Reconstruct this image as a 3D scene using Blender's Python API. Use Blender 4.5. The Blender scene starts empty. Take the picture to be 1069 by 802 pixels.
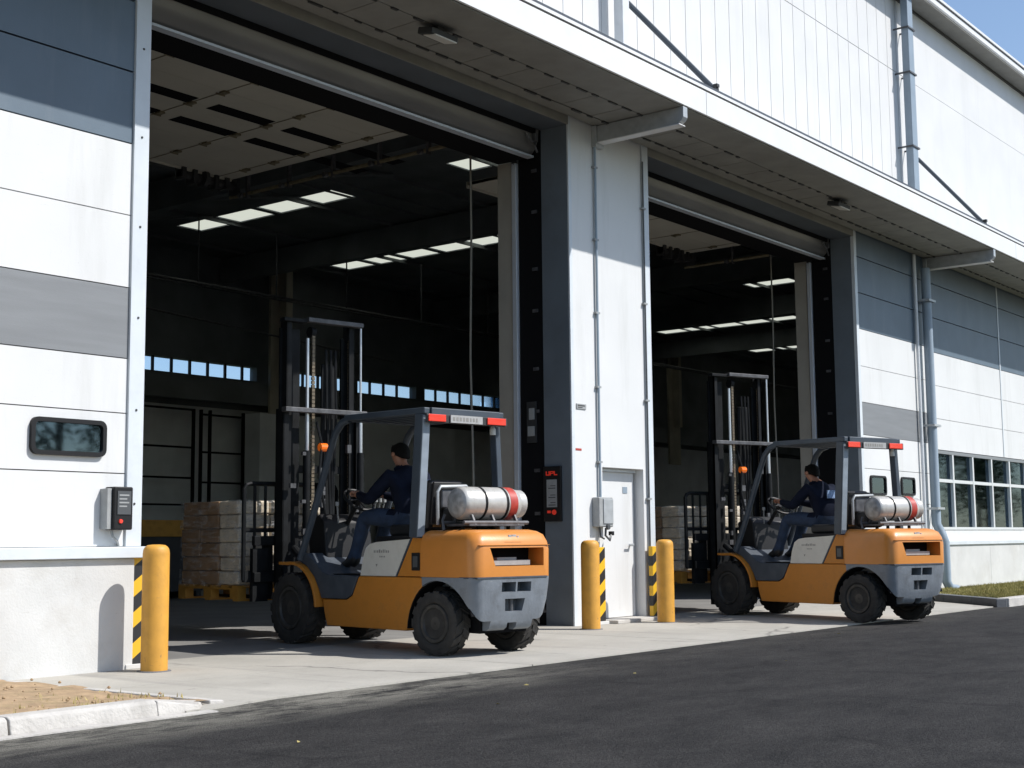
import bpy, bmesh, math, random
from mathutils import Vector, Matrix
random.seed(7)
R = math.radians
scn = bpy.context.scene
col = scn.collection

# ------------------------------------------------------------------ camera
cam_d = bpy.data.cameras.new('camera')
cam = bpy.data.objects.new('camera', cam_d)
col.objects.link(cam)
yaw, pitch, roll = R(51.9), R(6.47), R(-0.55)
fwd = Vector((math.sin(yaw) * math.cos(pitch), math.cos(yaw) * math.cos(pitch), math.sin(pitch)))
rt = fwd.cross(Vector((0, 0, 1))).normalized()
up = rt.cross(fwd)
r2 = rt * math.cos(roll) + up * math.sin(roll)
u2 = -rt * math.sin(roll) + up * math.cos(roll)
m3 = Matrix((r2, u2, -fwd)).transposed()
cam.matrix_world = Matrix.Translation((0, 0, 1.02)) @ m3.to_4x4()
cam_d.sensor_width = 36
cam_d.lens = 36 * 1440 / 1069
cam_d.clip_end = 3000
cam_d.clip_start = 0.05
scn.camera = cam

# ------------------------------------------------------------------ light
LDIR = Vector((-0.55, 1.0, -1.25)).normalized()          # travel direction of sunlight
sun_el = math.asin(-LDIR.z)
world = bpy.data.worlds.new('World')
scn.world = world
world.use_nodes = True
nt = world.node_tree
bg = nt.nodes['Background']
sky = nt.nodes.new('ShaderNodeTexSky')
sky.sky_type = 'NISHITA'
sky.sun_disc = False
sky.sun_elevation = sun_el
sky.sun_rotation = math.atan2(-LDIR.x, -LDIR.y)
sky.air_density = 1.0
sky.dust_density = 0.6
sky.ozone_density = 1.5
nt.links.new(sky.outputs[0], bg.inputs[0])
bg.inputs[1].default_value = 0.14
sd = bpy.data.lights.new('sun', 'SUN')
sd.energy = 4.6
sd.angle = R(0.53)
sd.color = (1.0, 0.965, 0.92)
sun = bpy.data.objects.new('sun', sd)
col.objects.link(sun)
sun.rotation_euler = LDIR.to_track_quat('-Z', 'Y').to_euler()
sun.location = (0, -20, 40)
scn.view_settings.view_transform = 'Standard'
scn.view_settings.look = 'None'
scn.view_settings.gamma = 1
scn.view_settings.use_curve_mapping = False
scn.view_settings.exposure = 0.25
scn.render.engine = 'CYCLES'
scn.cycles.max_bounces = 8
scn.cycles.diffuse_bounces = 6
scn.cycles.transparent_max_bounces = 12
scn.cycles.sample_clamp_indirect = 6

# ------------------------------------------------------------------ materials
def lin(c):
    return tuple(((x / 12.92) if x <= 0.04045 else ((x + 0.055) / 1.055) ** 2.4) for x in c)

def mat(name, c, rough=0.6, metal=0.0, var=0.0, scale=4.0, bump=0.0, bscale=60.0, dirt=0.0, dirtc=(0.12, 0.10, 0.08), dscale=3.0,
        spec=0.5, coat=0.0, emit=None, es=0.0, stretch=None, dstretch=None, wear=0.0, wearc=(0.5, 0.4, 0.3)):
    m = bpy.data.materials.new(name)
    m.use_nodes = True
    n = m.node_tree
    b = n.nodes['Principled BSDF']
    b.inputs['Roughness'].default_value = rough
    b.inputs['Metallic'].default_value = metal
    b.inputs['Specular IOR Level'].default_value = spec
    b.inputs['Coat Weight'].default_value = coat
    tc = n.nodes.new('ShaderNodeTexCoord')
    src = tc.outputs['Object']
    if stretch:
        mp = n.nodes.new('ShaderNodeMapping')
        mp.inputs['Scale'].default_value = stretch
        n.links.new(src, mp.inputs[0])
        src = mp.outputs[0]
    base = None
    if var > 0:
        t = n.nodes.new('ShaderNodeTexNoise')
        t.inputs['Scale'].default_value = scale
        t.inputs['Detail'].default_value = 6
        n.links.new(src, t.inputs['Vector'])
        mr = n.nodes.new('ShaderNodeMapRange')
        mr.inputs[1].default_value = 0.3
        mr.inputs[2].default_value = 0.7
        mr.inputs[3].default_value = 1 - var
        mr.inputs[4].default_value = 1 + var
        n.links.new(t.outputs[0], mr.inputs[0])
        mx = n.nodes.new('ShaderNodeVectorMath')
        mx.operation = 'SCALE'
        mx.inputs[0].default_value = c[:3]
        n.links.new(mr.outputs[0], mx.inputs['Scale'])
        base = mx.outputs[0]
    if dirt > 0:
        t = n.nodes.new('ShaderNodeTexNoise')
        t.inputs['Scale'].default_value = dscale
        t.inputs['Detail'].default_value = 8
        t.inputs['Roughness'].default_value = 0.65
        if dstretch:
            mp2 = n.nodes.new('ShaderNodeMapping')
            mp2.inputs['Scale'].default_value = dstretch
            n.links.new(tc.outputs['Object'], mp2.inputs[0])
            n.links.new(mp2.outputs[0], t.inputs['Vector'])
        else:
            n.links.new(src, t.inputs['Vector'])
        mr = n.nodes.new('ShaderNodeMapRange')
        mr.inputs[1].default_value = 0.52
        mr.inputs[2].default_value = 0.75
        mr.inputs[3].default_value = 0
        mr.inputs[4].default_value = dirt
        n.links.new(t.outputs[0], mr.inputs[0])
        mi = n.nodes.new('ShaderNodeMix')
        mi.data_type = 'RGBA'
        n.links.new(mr.outputs[0], mi.inputs[0])
        if base:
            n.links.new(base, mi.inputs[6])
        else:
            mi.inputs[6].default_value = (*c[:3], 1)
        mi.inputs[7].default_value = (*dirtc, 1)
        base = mi.outputs[2]
    if wear > 0:      # scratches and chips
        fac = None
        for sc_, st_, lo, hi in ((9.0, (1, 1, 7), .63, .66), (22.0, (1, 1, 1), .66, .69), (6.0, (5, 5, 1), .66, .68)):
            mp3 = n.nodes.new('ShaderNodeMapping'); mp3.inputs['Scale'].default_value = st_; mp3.inputs['Location'].default_value = (sc_, 3, 1)
            n.links.new(tc.outputs['Object'], mp3.inputs[0])
            t = n.nodes.new('ShaderNodeTexNoise'); t.inputs['Scale'].default_value = sc_; t.inputs['Detail'].default_value = 9; t.inputs['Roughness'].default_value = .75
            n.links.new(mp3.outputs[0], t.inputs['Vector'])
            mr = n.nodes.new('ShaderNodeMapRange'); mr.inputs[1].default_value = lo; mr.inputs[2].default_value = hi; mr.inputs[4].default_value = wear
            n.links.new(t.outputs[0], mr.inputs[0])
            if fac is None: fac = mr.outputs[0]
            else:
                mm = n.nodes.new('ShaderNodeMath'); mm.operation = 'MAXIMUM'; n.links.new(fac, mm.inputs[0]); n.links.new(mr.outputs[0], mm.inputs[1]); fac = mm.outputs[0]
        mi = n.nodes.new('ShaderNodeMix'); mi.data_type = 'RGBA'; n.links.new(fac, mi.inputs[0])
        if base: n.links.new(base, mi.inputs[6])
        else: mi.inputs[6].default_value = (*c[:3], 1)
        mi.inputs[7].default_value = (*wearc, 1); base = mi.outputs[2]
    if base:
        n.links.new(base, b.inputs['Base Color'])
    else:
        b.inputs['Base Color'].default_value = (*c[:3], 1)
    if bump > 0:
        t = n.nodes.new('ShaderNodeTexNoise')
        t.inputs['Scale'].default_value = bscale
        t.inputs['Detail'].default_value = 4
        n.links.new(src, t.inputs['Vector'])
        bp = n.nodes.new('ShaderNodeBump')
        bp.inputs['Strength'].default_value = bump
        bp.inputs['Distance'].default_value = 0.01
        n.links.new(t.outputs[0], bp.inputs['Height'])
        n.links.new(bp.outputs[0], b.inputs['Normal'])
    if emit:
        b.inputs['Emission Color'].default_value = (*emit, 1)
        b.inputs['Emission Strength'].default_value = es
    return m

M = {}
M['white'] = mat('white_panel', (0.66, 0.665, 0.66), 0.5, var=0.035, scale=1.2, bump=0.06, bscale=90, dirt=0.42, dirtc=(0.47, 0.47, 0.45), dscale=1.6, dstretch=(2.2, 2.2, 0.28), wear=0.25, wearc=(0.4, 0.4, 0.39))
M['whiterib'] = mat('white_ribbed', (0.655, 0.655, 0.65), 0.5, var=0.035, scale=1.5, dirt=0.3, dirtc=(0.50, 0.50, 0.48), dscale=1.2, dstretch=(2.5, 2.5, 0.2))
M['grey'] = mat('grey_panel', (0.105, 0.145, 0.185), 0.5, var=0.08, scale=2.0, bump=0.08, bscale=110, dirt=0.4, dirtc=(0.17, 0.20, 0.23), dscale=2, dstretch=(2, 2, .3))
M['midgrey'] = mat('mid_grey_panel', (0.20, 0.21, 0.22), 0.6, var=0.08, scale=5.0, bump=0.15, bscale=120, stretch=(0.25, 1, 3))
M['trim'] = mat('trim', (0.60, 0.64, 0.67), 0.4, var=0.05, scale=3, dirt=0.18, dirtc=(0.3, 0.31, 0.31), dscale=5)
M['plinth'] = mat('plinth', (0.56, 0.56, 0.545), 0.85, var=0.07, scale=2.5, bump=0.22, bscale=60, dirt=0.55, dirtc=(0.42, 0.40, 0.36), dscale=1.8, wear=.5, wearc=(.33, .31, .28))
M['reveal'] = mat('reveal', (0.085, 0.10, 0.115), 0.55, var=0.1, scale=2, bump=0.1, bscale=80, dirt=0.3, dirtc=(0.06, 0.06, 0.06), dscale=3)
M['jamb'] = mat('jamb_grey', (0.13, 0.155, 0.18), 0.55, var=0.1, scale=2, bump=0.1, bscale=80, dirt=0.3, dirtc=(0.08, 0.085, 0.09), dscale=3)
M['black'] = mat('black_rubber', (0.006, 0.006, 0.007), 0.9, spec=0.15)
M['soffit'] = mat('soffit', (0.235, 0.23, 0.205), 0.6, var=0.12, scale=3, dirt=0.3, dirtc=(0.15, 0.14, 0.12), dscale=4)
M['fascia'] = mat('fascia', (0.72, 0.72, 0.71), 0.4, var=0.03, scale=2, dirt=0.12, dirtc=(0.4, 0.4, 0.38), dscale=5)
M['steelgrey'] = mat('galvanised', (0.42, 0.44, 0.45), 0.45, 0.3, var=0.12, scale=9)
M['pipe'] = mat('pipe_grey', (0.25, 0.31, 0.37), 0.45, var=0.06, scale=4, dirt=0.2, dirtc=(0.2, 0.22, 0.24), dscale=6)
M['pipewhite'] = mat('pipe_white', (0.66, 0.68, 0.70), 0.45, var=0.06, scale=4, dirt=0.2, dirtc=(0.35, 0.36, 0.36), dscale=6)
M['dark'] = mat('dark_steel', (0.030, 0.031, 0.032), 0.6, var=0.3, scale=4)
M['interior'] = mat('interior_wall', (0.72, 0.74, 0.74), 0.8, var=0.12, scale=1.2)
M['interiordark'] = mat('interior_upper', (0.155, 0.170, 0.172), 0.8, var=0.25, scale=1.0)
M['column'] = mat('column_paint', (0.42, 0.39, 0.31), 0.7, var=0.15, scale=2)
M['beige'] = mat('beige_post', (0.33, 0.31, 0.27), 0.6, var=0.08, scale=3)
M['silver'] = mat('aluminium', (0.62, 0.66, 0.72), 0.35, 0.35, var=0.05, scale=6)
M['hood'] = mat('hood_steel', (0.17, 0.165, 0.16), 0.4, 0.35, var=0.2, scale=2.5, stretch=(0.3, 1, 1))
M['doorpanel'] = mat('sectional_panel', (0.52, 0.50, 0.43), 0.6, var=0.06, scale=2, dirt=0.2, dirtc=(0.25, 0.23, 0.19), dscale=4)
M['floor'] = mat('warehouse_floor', (0.22, 0.215, 0.205), 0.6, var=0.15, scale=1.3, bump=0.1, bscale=30, dirt=0.5, dirtc=(0.12, 0.115, 0.11), dscale=0.9)
M['yellow'] = mat('bollard_yellow', (0.60, 0.30, 0.042), 0.55, var=0.10, scale=8, bump=0.1, bscale=50, dirt=0.35, dirtc=(0.40, 0.20, 0.04), dscale=7, wear=0.8, wearc=(0.22, 0.13, 0.06))
M['orange'] = mat('machine_orange', (0.60, 0.225, 0.040), 0.38, var=0.06, scale=5, dirt=0.35, dirtc=(0.36, 0.14, 0.04), dscale=5, wear=0.5, wearc=(0.24, 0.12, 0.06), coat=0.1, bump=0.06, bscale=40)
M['orangeside'] = mat('machine_orange_side', (0.52, 0.195, 0.022), 0.5, var=0.08, scale=6, dirt=0.6, dirtc=(0.24, 0.11, 0.035), dscale=6, wear=0.7, wearc=(0.15, 0.09, 0.05))
M['cwgrey'] = mat('casting_grey', (0.18, 0.20, 0.225), 0.5, var=0.12, scale=8, bump=0.25, bscale=35, dirt=0.6, dirtc=(0.09, 0.09, 0.09), dscale=6, wear=0.7, wearc=(0.34, 0.34, 0.33))
M['frame'] = mat('frame_grey', (0.045, 0.060, 0.078), 0.5, var=0.12, scale=6, dirt=0.3, dirtc=(0.05, 0.055, 0.06), dscale=10)
M['framelight'] = mat('frame_light', (0.24, 0.28, 0.32), 0.5, var=0.15, scale=6)
M['stepgrey'] = mat('step_grey', (0.05, 0.062, 0.08), 0.6, var=0.2, scale=9, dirt=0.3, dirtc=(0.1, 0.1, 0.09), dscale=9)
M['mastblack'] = mat('mast_black', (0.009, 0.010, 0.011), 0.6, 0.0, spec=0.18, var=0.4, scale=8)
M['mastgrey'] = mat('mast_worn', (0.085, 0.085, 0.09), 0.5, 0.2, var=0.4, scale=12)
M['chrome'] = mat('piston_chrome', (0.55, 0.56, 0.58), 0.3, 0.7)
M['chain'] = mat('chain_steel', (0.16, 0.13, 0.09), 0.55, 0.4, var=0.4, scale=60)
M['tyre'] = mat('tyre_rubber', (0.030, 0.028, 0.026), 0.85, var=0.3, scale=12, bump=0.3, bscale=60, dirt=0.5, dirtc=(0.07, 0.062, 0.05), dscale=9)
M['rim'] = mat('rim_steel', (0.045, 0.043, 0.040), 0.55, 0.2, var=0.3, scale=14, dirt=0.4, dirtc=(0.10, 0.085, 0.06), dscale=12)
M['cream'] = mat('cream_panel', (0.62, 0.60, 0.54), 0.45, var=0.04, scale=6, dirt=0.25, dirtc=(0.35, 0.32, 0.26), dscale=9)
M['tank'] = mat('tank_paint', (0.50, 0.49, 0.46), 0.35, 0.25, var=0.10, scale=8, dirt=0.5, dirtc=(0.25, 0.22, 0.18), dscale=9, bump=0.15, bscale=30, wear=0.7, wearc=(0.2, 0.16, 0.12))
M['tankend'] = mat('tank_end', (0.30, 0.30, 0.30), 0.45, 0.4, var=0.3, scale=18, bump=0.3, bscale=30)
M['red'] = mat('red_paint', (0.42, 0.05, 0.035), 0.4, var=0.15, scale=20)
M['redlens'] = mat('red_lens', (0.75, 0.035, 0.015), 0.22, coat=0.4, emit=(1, 0.06, 0.02), es=0.10)
M['amber'] = mat('amber_lens', (0.85, 0.16, 0.01), 0.25, coat=0.4, emit=(1, 0.2, 0.02), es=0.15)
M['redled'] = mat('red_led', (0.8, 0.05, 0.03), 0.4, emit=(1, 0.05, 0.02), es=0.12)
M['plate'] = mat('plate_white', (0.38, 0.38, 0.37), 0.5, var=0.12, scale=20)
M['ink'] = mat('ink', (0.05, 0.05, 0.05), 0.6)
M['inkgrey'] = mat('ink_grey', (0.25, 0.24, 0.22), 0.6)
M['seatblack'] = mat('seat_vinyl', (0.022, 0.022, 0.023), 0.5, bump=0.1)
M['rustseat'] = mat('seat_back_shell', (0.30, 0.15, 0.04), 0.6)
M['gloss'] = mat('black_plastic', (0.012, 0.012, 0.013), 0.5, spec=0.3)
M['boxgrey'] = mat('box_plastic', (0.30, 0.31, 0.31), 0.5, var=0.1, scale=15)
M['boxdark'] = mat('box_dark', (0.07, 0.075, 0.08), 0.45)
M['carton'] = mat('carton', (0.27, 0.165, 0.085), 0.75, var=0.22, scale=6, dirt=0.3, dirtc=(0.08, 0.05, 0.03), dscale=5)
M['cartonlit'] = mat('carton_sunlit', (0.62, 0.54, 0.42), 0.6, var=0.2, scale=9, bump=0.6, bscale=14, dirt=0.3, dirtc=(0.22, 0.18, 0.14), dscale=8)
M['pallet'] = mat('pallet_paint', (0.38, 0.19, 0.025), 0.6, var=0.2, scale=10, dirt=0.4, dirtc=(0.18, 0.10, 0.03), dscale=10)
M['jacket'] = mat('jacket_navy', (0.007, 0.010, 0.022), 0.9, spec=0.15, var=0.25, scale=12, bump=0.4, bscale=18)
M['jeans'] = mat('denim', (0.022, 0.040, 0.080), 0.85, var=0.25, scale=14, bump=0.5, bscale=25)
M['skin'] = mat('skin', (0.40, 0.19, 0.12), 0.5)
M['hair'] = mat('hair_black', (0.004, 0.0035, 0.003), 0.8, spec=0.2, bump=0.5, bscale=120)
M['boot'] = mat('boot_black', (0.015, 0.014, 0.013), 0.5)
M['patch'] = mat('patch_blue', (0.22, 0.32, 0.50), 0.7, var=0.3, scale=40)
M['denimblue'] = mat('pale_denim', (0.16, 0.20, 0.38), 0.8)
M['dirt'] = mat('dirt', (0.33, 0.23, 0.135), 0.95, var=0.25, scale=7, bump=1.0, bscale=25, dirt=0.7, dirtc=(0.20, 0.17, 0.08), dscale=5)
M['kerb'] = mat('kerb_stone', (0.47, 0.45, 0.42), 0.85, var=0.12, scale=5, bump=0.7, bscale=40, dirt=0.45, dirtc=(0.25, 0.23, 0.20), dscale=4)
M['kerbdark'] = mat('kerb_dark', (0.13, 0.135, 0.145), 0.8, var=0.15, scale=5, bump=0.4, bscale=40)
M['grassm'] = mat('grass_blade', (0.22, 0.20, 0.055), 0.8, var=0.4, scale=3)
M['soil'] = mat('lawn_soil', (0.15, 0.145, 0.05), 0.95, var=0.3, scale=5, bump=0.8, bscale=30)
M['grassdry'] = mat('dry_grass', (0.36, 0.30, 0.11), 0.8, var=0.3, scale=3)
M['winframe'] = mat('window_frame', (0.60, 0.62, 0.62), 0.4)
M['winframedk'] = mat('window_frame_top', (0.20, 0.21, 0.22), 0.4)
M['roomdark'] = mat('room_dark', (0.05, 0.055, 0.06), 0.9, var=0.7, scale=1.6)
M['leaf'] = mat('leaf', (0.06, 0.09, 0.03), 0.8, var=0.5, scale=2)
M['bark'] = mat('bark', (0.10, 0.075, 0.05), 0.9, var=0.3, scale=8)
M['rope'] = mat('rope', (0.22, 0.21, 0.18), 0.8)
M['railyellow'] = mat('rail_worn', (0.22, 0.19, 0.12), 0.5, 0.3, var=0.3, scale=12)

def asphalt():
    m = bpy.data.materials.new('asphalt'); m.use_nodes = True
    n = m.node_tree; L = n.links.new; b = n.nodes['Principled BSDF']
    tc = n.nodes.new('ShaderNodeTexCoord'); P = tc.outputs['Object']
    def noise(s, d=5, rough=.6, st=None):
        t = n.nodes.new('ShaderNodeTexNoise'); t.inputs['Scale'].default_value = s; t.inputs['Detail'].default_value = d
        t.inputs['Roughness'].default_value = rough
        if st:
            mp = n.nodes.new('ShaderNodeMapping'); mp.inputs['Scale'].default_value = st; L(P, mp.inputs[0]); L(mp.outputs[0], t.inputs['Vector'])
        else:
            L(P, t.inputs['Vector'])
        return t.outputs[0]
    def rng(v, a, c, lo, hi):
        r = n.nodes.new('ShaderNodeMapRange'); r.inputs[1].default_value = a; r.inputs[2].default_value = c
        r.inputs[3].default_value = lo; r.inputs[4].default_value = hi; L(v, r.inputs[0]); return r.outputs[0]
    def mix(f, a, c):
        x = n.nodes.new('ShaderNodeMix'); x.data_type = 'RGBA'
        L(f, x.inputs[0])
        for i, v in ((6, a), (7, c)):
            if isinstance(v, tuple): x.inputs[i].default_value = (*v, 1)
            else: L(v, x.inputs[i])
        return x.outputs[2]
    c0 = mix(rng(noise(1.5, 10, .85, (0.7, 1.2, 1)), .38, .64, 0, 1), (0.014, 0.014, 0.015), (0.050, 0.048, 0.047))
    c1 = mix(rng(noise(55, 4, .85), .52, .66, 0, .9), c0, (0.075, 0.072, 0.068))
    c1b = mix(rng(noise(34, 4, .8), .50, .64, 0, .8), c1, (0.010, 0.010, 0.011))
    # cracks
    v = n.nodes.new('ShaderNodeTexVoronoi'); v.feature = 'DISTANCE_TO_EDGE'; v.inputs['Scale'].default_value = 0.55
    wn = n.nodes.new('ShaderNodeTexNoise'); wn.inputs['Scale'].default_value = 1.8; wn.inputs['Detail'].default_value = 5; L(P, wn.inputs['Vector'])
    ad = n.nodes.new('ShaderNodeMix'); ad.data_type = 'RGBA'; ad.inputs[0].default_value = 0.35; L(P, ad.inputs[6]); L(wn.outputs[1], ad.inputs[7])
    L(ad.outputs[2], v.inputs['Vector'])
    cr = rng(v.outputs[0], 0.0, 0.018, 1, 0)
    gate = rng(noise(0.8, 2), .45, .56, 0, .5)
    mu = n.nodes.new('ShaderNodeMath'); mu.operation = 'MULTIPLY'; L(cr, mu.inputs[0]); L(gate, mu.inputs[1])
    c2 = mix(mu.outputs[0], c1b, (0.008, 0.008, 0.009))
    # pale dust tracked off the apron
    sx = n.nodes.new('ShaderNodeSeparateXYZ'); L(P, sx.inputs[0])
    g1 = rng(sx.outputs[1], 5.9, 6.6, 0, 1)
    dn = rng(noise(2.4, 9, .8, (0.6, 1.8, 1)), .40, .56, 0, 1)
    gx = rng(sx.outputs[0], 9.5, 7.2, 0.10, .95)
    m1 = n.nodes.new('ShaderNodeMath'); m1.operation = 'MULTIPLY'; L(g1, m1.inputs[0]); L(dn, m1.inputs[1])
    m2 = n.nodes.new('ShaderNodeMath'); m2.operation = 'MULTIPLY'; L(m1.outputs[0], m2.inputs[0]); L(gx, m2.inputs[1])
    c3 = mix(m2.outputs[0], c2, (0.23, 0.22, 0.19))
    c3 = mix(rng(noise(0.9, 9, .8, (0.35, 1.5, 1)), .56, .68, 0, .55), c3, (0.0085, 0.0085, 0.009))
    c3 = mix(rng(noise(2.4, 9, .85, (0.7, 1.2, 1)), .60, .70, 0, .35), c3, (0.070, 0.067, 0.062))
    L(c3, b.inputs['Base Color'])
    b.inputs['Roughness'].default_value = 0.9
    b.inputs['Specular IOR Level'].default_value = 0.18
    bp = n.nodes.new('ShaderNodeBump'); bp.inputs['Strength'].default_value = 1.0; bp.inputs['Distance'].default_value = 0.02
    L(noise(70, 4), bp.inputs['Height']); L(bp.outputs[0], b.inputs['Normal'])
    return m
M['asphalt'] = asphalt()

def concrete():
    m = bpy.data.materials.new('apron_concrete'); m.use_nodes = True
    n = m.node_tree; L = n.links.new; b = n.nodes['Principled BSDF']
    tc = n.nodes.new('ShaderNodeTexCoord'); P = tc.outputs['Object']
    def noise(s, d=6, rough=.6, st=None):
        t = n.nodes.new('ShaderNodeTexNoise'); t.inputs['Scale'].default_value = s; t.inputs['Detail'].default_value = d
        t.inputs['Roughness'].default_value = rough
        if st:
            mp = n.nodes.new('ShaderNodeMapping'); mp.inputs['Scale'].default_value = st; L(P, mp.inputs[0]); L(mp.outputs[0], t.inputs['Vector'])
        else: L(P, t.inputs['Vector'])
        return t.outputs[0]
    def rng(v, a, c, lo, hi):
        r = n.nodes.new('ShaderNodeMapRange'); r.inputs[1].default_value = a; r.inputs[2].default_value = c
        r.inputs[3].default_value = lo; r.inputs[4].default_value = hi; L(v, r.inputs[0]); return r.outputs[0]
    def mix(f, a, c):
        x = n.nodes.new('ShaderNodeMix'); x.data_type = 'RGBA'; L(f, x.inputs[0])
        for i, v in ((6, a), (7, c)):
            if isinstance(v, tuple): x.inputs[i].default_value = (*v, 1)
            else: L(v, x.inputs[i])
        return x.outputs[2]
    c = mix(rng(noise(0.7, 8, .7), .35, .7, 0, 1), (0.44, 0.42, 0.375), (0.33, 0.315, 0.28))
    c = mix(rng(noise(60, 3), .5, .8, 0, .5), c, (0.26, 0.25, 0.23))
    # tyre marks running in and out of the doors
    c = mix(rng(noise(1.2, 7, .7, (1.6, 0.12, 1)), .56, .72, 0, .55), c, (0.17, 0.165, 0.16))
    c = mix(rng(noise(2.6, 8, .8), .62, .72, 0, .5), c, (0.22, 0.21, 0.20))
    v = n.nodes.new('ShaderNodeTexVoronoi'); v.feature = 'DISTANCE_TO_EDGE'; v.inputs['Scale'].default_value = 0.42
    ad = n.nodes.new('ShaderNodeMix'); ad.data_type = 'RGBA'; ad.inputs[0].default_value = 0.3; L(P, ad.inputs[6])
    wn = n.nodes.new('ShaderNodeTexNoise'); wn.inputs['Scale'].default_value = 1.7; wn.inputs['Detail'].default_value = 7; L(P, wn.inputs['Vector']); L(wn.outputs[1], ad.inputs[7])
    L(ad.outputs[2], v.inputs['Vector'])
    mu = n.nodes.new('ShaderNodeMath'); mu.operation = 'MULTIPLY'; L(rng(v.outputs[0], 0, .008, 1, 0), mu.inputs[0]); L(rng(noise(.7, 2), .45, .55, 0, .75), mu.inputs[1])
    c = mix(mu.outputs[0], c, (0.13, 0.125, 0.115))
    c = mix(rng(noise(3.1, 5, .6), .66, .74, 0, .65), c, (0.14, 0.13, 0.12))
    L(c, b.inputs['Base Color']); b.inputs['Roughness'].default_value = 0.85
    b.inputs['Specular IOR Level'].default_value = 0.3
    bp = n.nodes.new('ShaderNodeBump'); bp.inputs['Strength'].default_value = 0.35; bp.inputs['Distance'].default_value = 0.008
    L(noise(45, 5), bp.inputs['Height']); L(bp.outputs[0], b.inputs['Normal'])
    return m
M['concrete'] = concrete()

def stripes():
    m = bpy.data.materials.new('hazard_stripes'); m.use_nodes = True
    n = m.node_tree; L = n.links.new; b = n.nodes['Principled BSDF']
    tc = n.nodes.new('ShaderNodeTexCoord'); s = n.nodes.new('ShaderNodeSeparateXYZ'); L(tc.outputs['Object'], s.inputs[0])
    a = n.nodes.new('ShaderNodeMath'); a.operation = 'MULTIPLY_ADD'; L(s.outputs[0], a.inputs[0]); a.inputs[1].default_value = -0.7; L(s.outputs[2], a.inputs[2])
    d = n.nodes.new('ShaderNodeMath'); d.operation = 'MULTIPLY'; L(a.outputs[0], d.inputs[0]); d.inputs[1].default_value = 1 / 0.25
    f = n.nodes.new('ShaderNodeMath'); f.operation = 'FRACT'; L(d.outputs[0], f.inputs[0])
    g = n.nodes.new('ShaderNodeMath'); g.operation = 'GREATER_THAN'; L(f.outputs[0], g.inputs[0]); g.inputs[1].default_value = 0.5
    x = n.nodes.new('ShaderNodeMix'); x.data_type = 'RGBA'; L(g.outputs[0], x.inputs[0])
    x.inputs[6].default_value = (0.02, 0.02, 0.022, 1); x.inputs[7].default_value = (0.72, 0.42, 0.02, 1)
    L(x.outputs[2], b.inputs['Base Color']); b.inputs['Roughness'].default_value = 0.45
    return m
M['stripes'] = stripes()

def glass(name, tint=(0.55, 0.6, 0.6), alpha=0.55, rough=0.03):
    m = bpy.data.materials.new(name); m.use_nodes = True
    n = m.node_tree; L = n.links.new
    out = n.nodes['Material Output']; n.nodes.remove(n.nodes['Principled BSDF'])
    t = n.nodes.new('ShaderNodeBsdfTransparent'); t.inputs[0].default_value = (*tint, 1)
    g = n.nodes.new('ShaderNodeBsdfGlossy'); g.inputs['Roughness'].default_value = rough; g.inputs[0].default_value = (0.55, 0.72, 0.88, 1)
    fr = n.nodes.new('ShaderNodeLayerWeight'); fr.inputs[0].default_value = 0.22
    ma = n.nodes.new('ShaderNodeMath'); ma.operation = 'MULTIPLY_ADD'; L(fr.outputs[0], ma.inputs[0]); ma.inputs[1].default_value = 1.0; ma.inputs[2].default_value = 1 - alpha - .4
    ma.use_clamp = True
    mx = n.nodes.new('ShaderNodeMixShader'); L(ma.outputs[0], mx.inputs[0]); L(t.outputs[0], mx.inputs[1]); L(g.outputs[0], mx.inputs[2])
    L(mx.outputs[0], out.inputs[0])
    return m
M['glass'] = glass('window_glass', alpha=0.5)
M['clearglass'] = glass('clear_glass', (0.84, 0.90, 0.98), 0.6)
def skylight():
    m = bpy.data.materials.new('skylight_sheet'); m.use_nodes = True
    n = m.node_tree; n.nodes.remove(n.nodes['Principled BSDF'])
    t = n.nodes.new('ShaderNodeBsdfTranslucent'); t.inputs[0].default_value = (0.64, 0.64, 0.57, 1)
    n.links.new(t.outputs[0], n.nodes['Material Output'].inputs[0])
    return m
M['skylight'] = skylight()
def film():
    m = bpy.data.materials.new('stretch_film'); m.use_nodes = True
    n = m.node_tree; L = n.links.new; n.nodes.remove(n.nodes['Principled BSDF'])
    t = n.nodes.new('ShaderNodeBsdfTransparent')
    g = n.nodes.new('ShaderNodeBsdfPrincipled'); g.inputs['Roughness'].default_value = 0.22; g.inputs['Base Color'].default_value = (0.8, 0.8, 0.8, 1)
    tc = n.nodes.new('ShaderNodeTexCoord'); mp = n.nodes.new('ShaderNodeMapping'); mp.inputs['Scale'].default_value = (2.5, 2.5, 9); L(tc.outputs['Object'], mp.inputs[0])
    no = n.nodes.new('ShaderNodeTexNoise'); no.inputs['Scale'].default_value = 3.5; no.inputs['Detail'].default_value = 7; L(mp.outputs[0], no.inputs['Vector'])
    r = n.nodes.new('ShaderNodeMapRange'); r.inputs[1].default_value = .45; r.inputs[2].default_value = .7; r.inputs[3].default_value = .02; r.inputs[4].default_value = .36; L(no.outputs[0], r.inputs[0])
    bp = n.nodes.new('ShaderNodeBump'); bp.inputs['Strength'].default_value = 1; bp.inputs['Distance'].default_value = 0.03; L(no.outputs[0], bp.inputs['Height']); L(bp.outputs[0], g.inputs['Normal'])
    mx = n.nodes.new('ShaderNodeMixShader'); L(r.outputs[0], mx.inputs[0]); L(t.outputs[0], mx.inputs[1]); L(g.outputs[0], mx.inputs[2])
    L(mx.outputs[0], n.nodes['Material Output'].inputs[0])
    return m
M['film'] = film()

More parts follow.
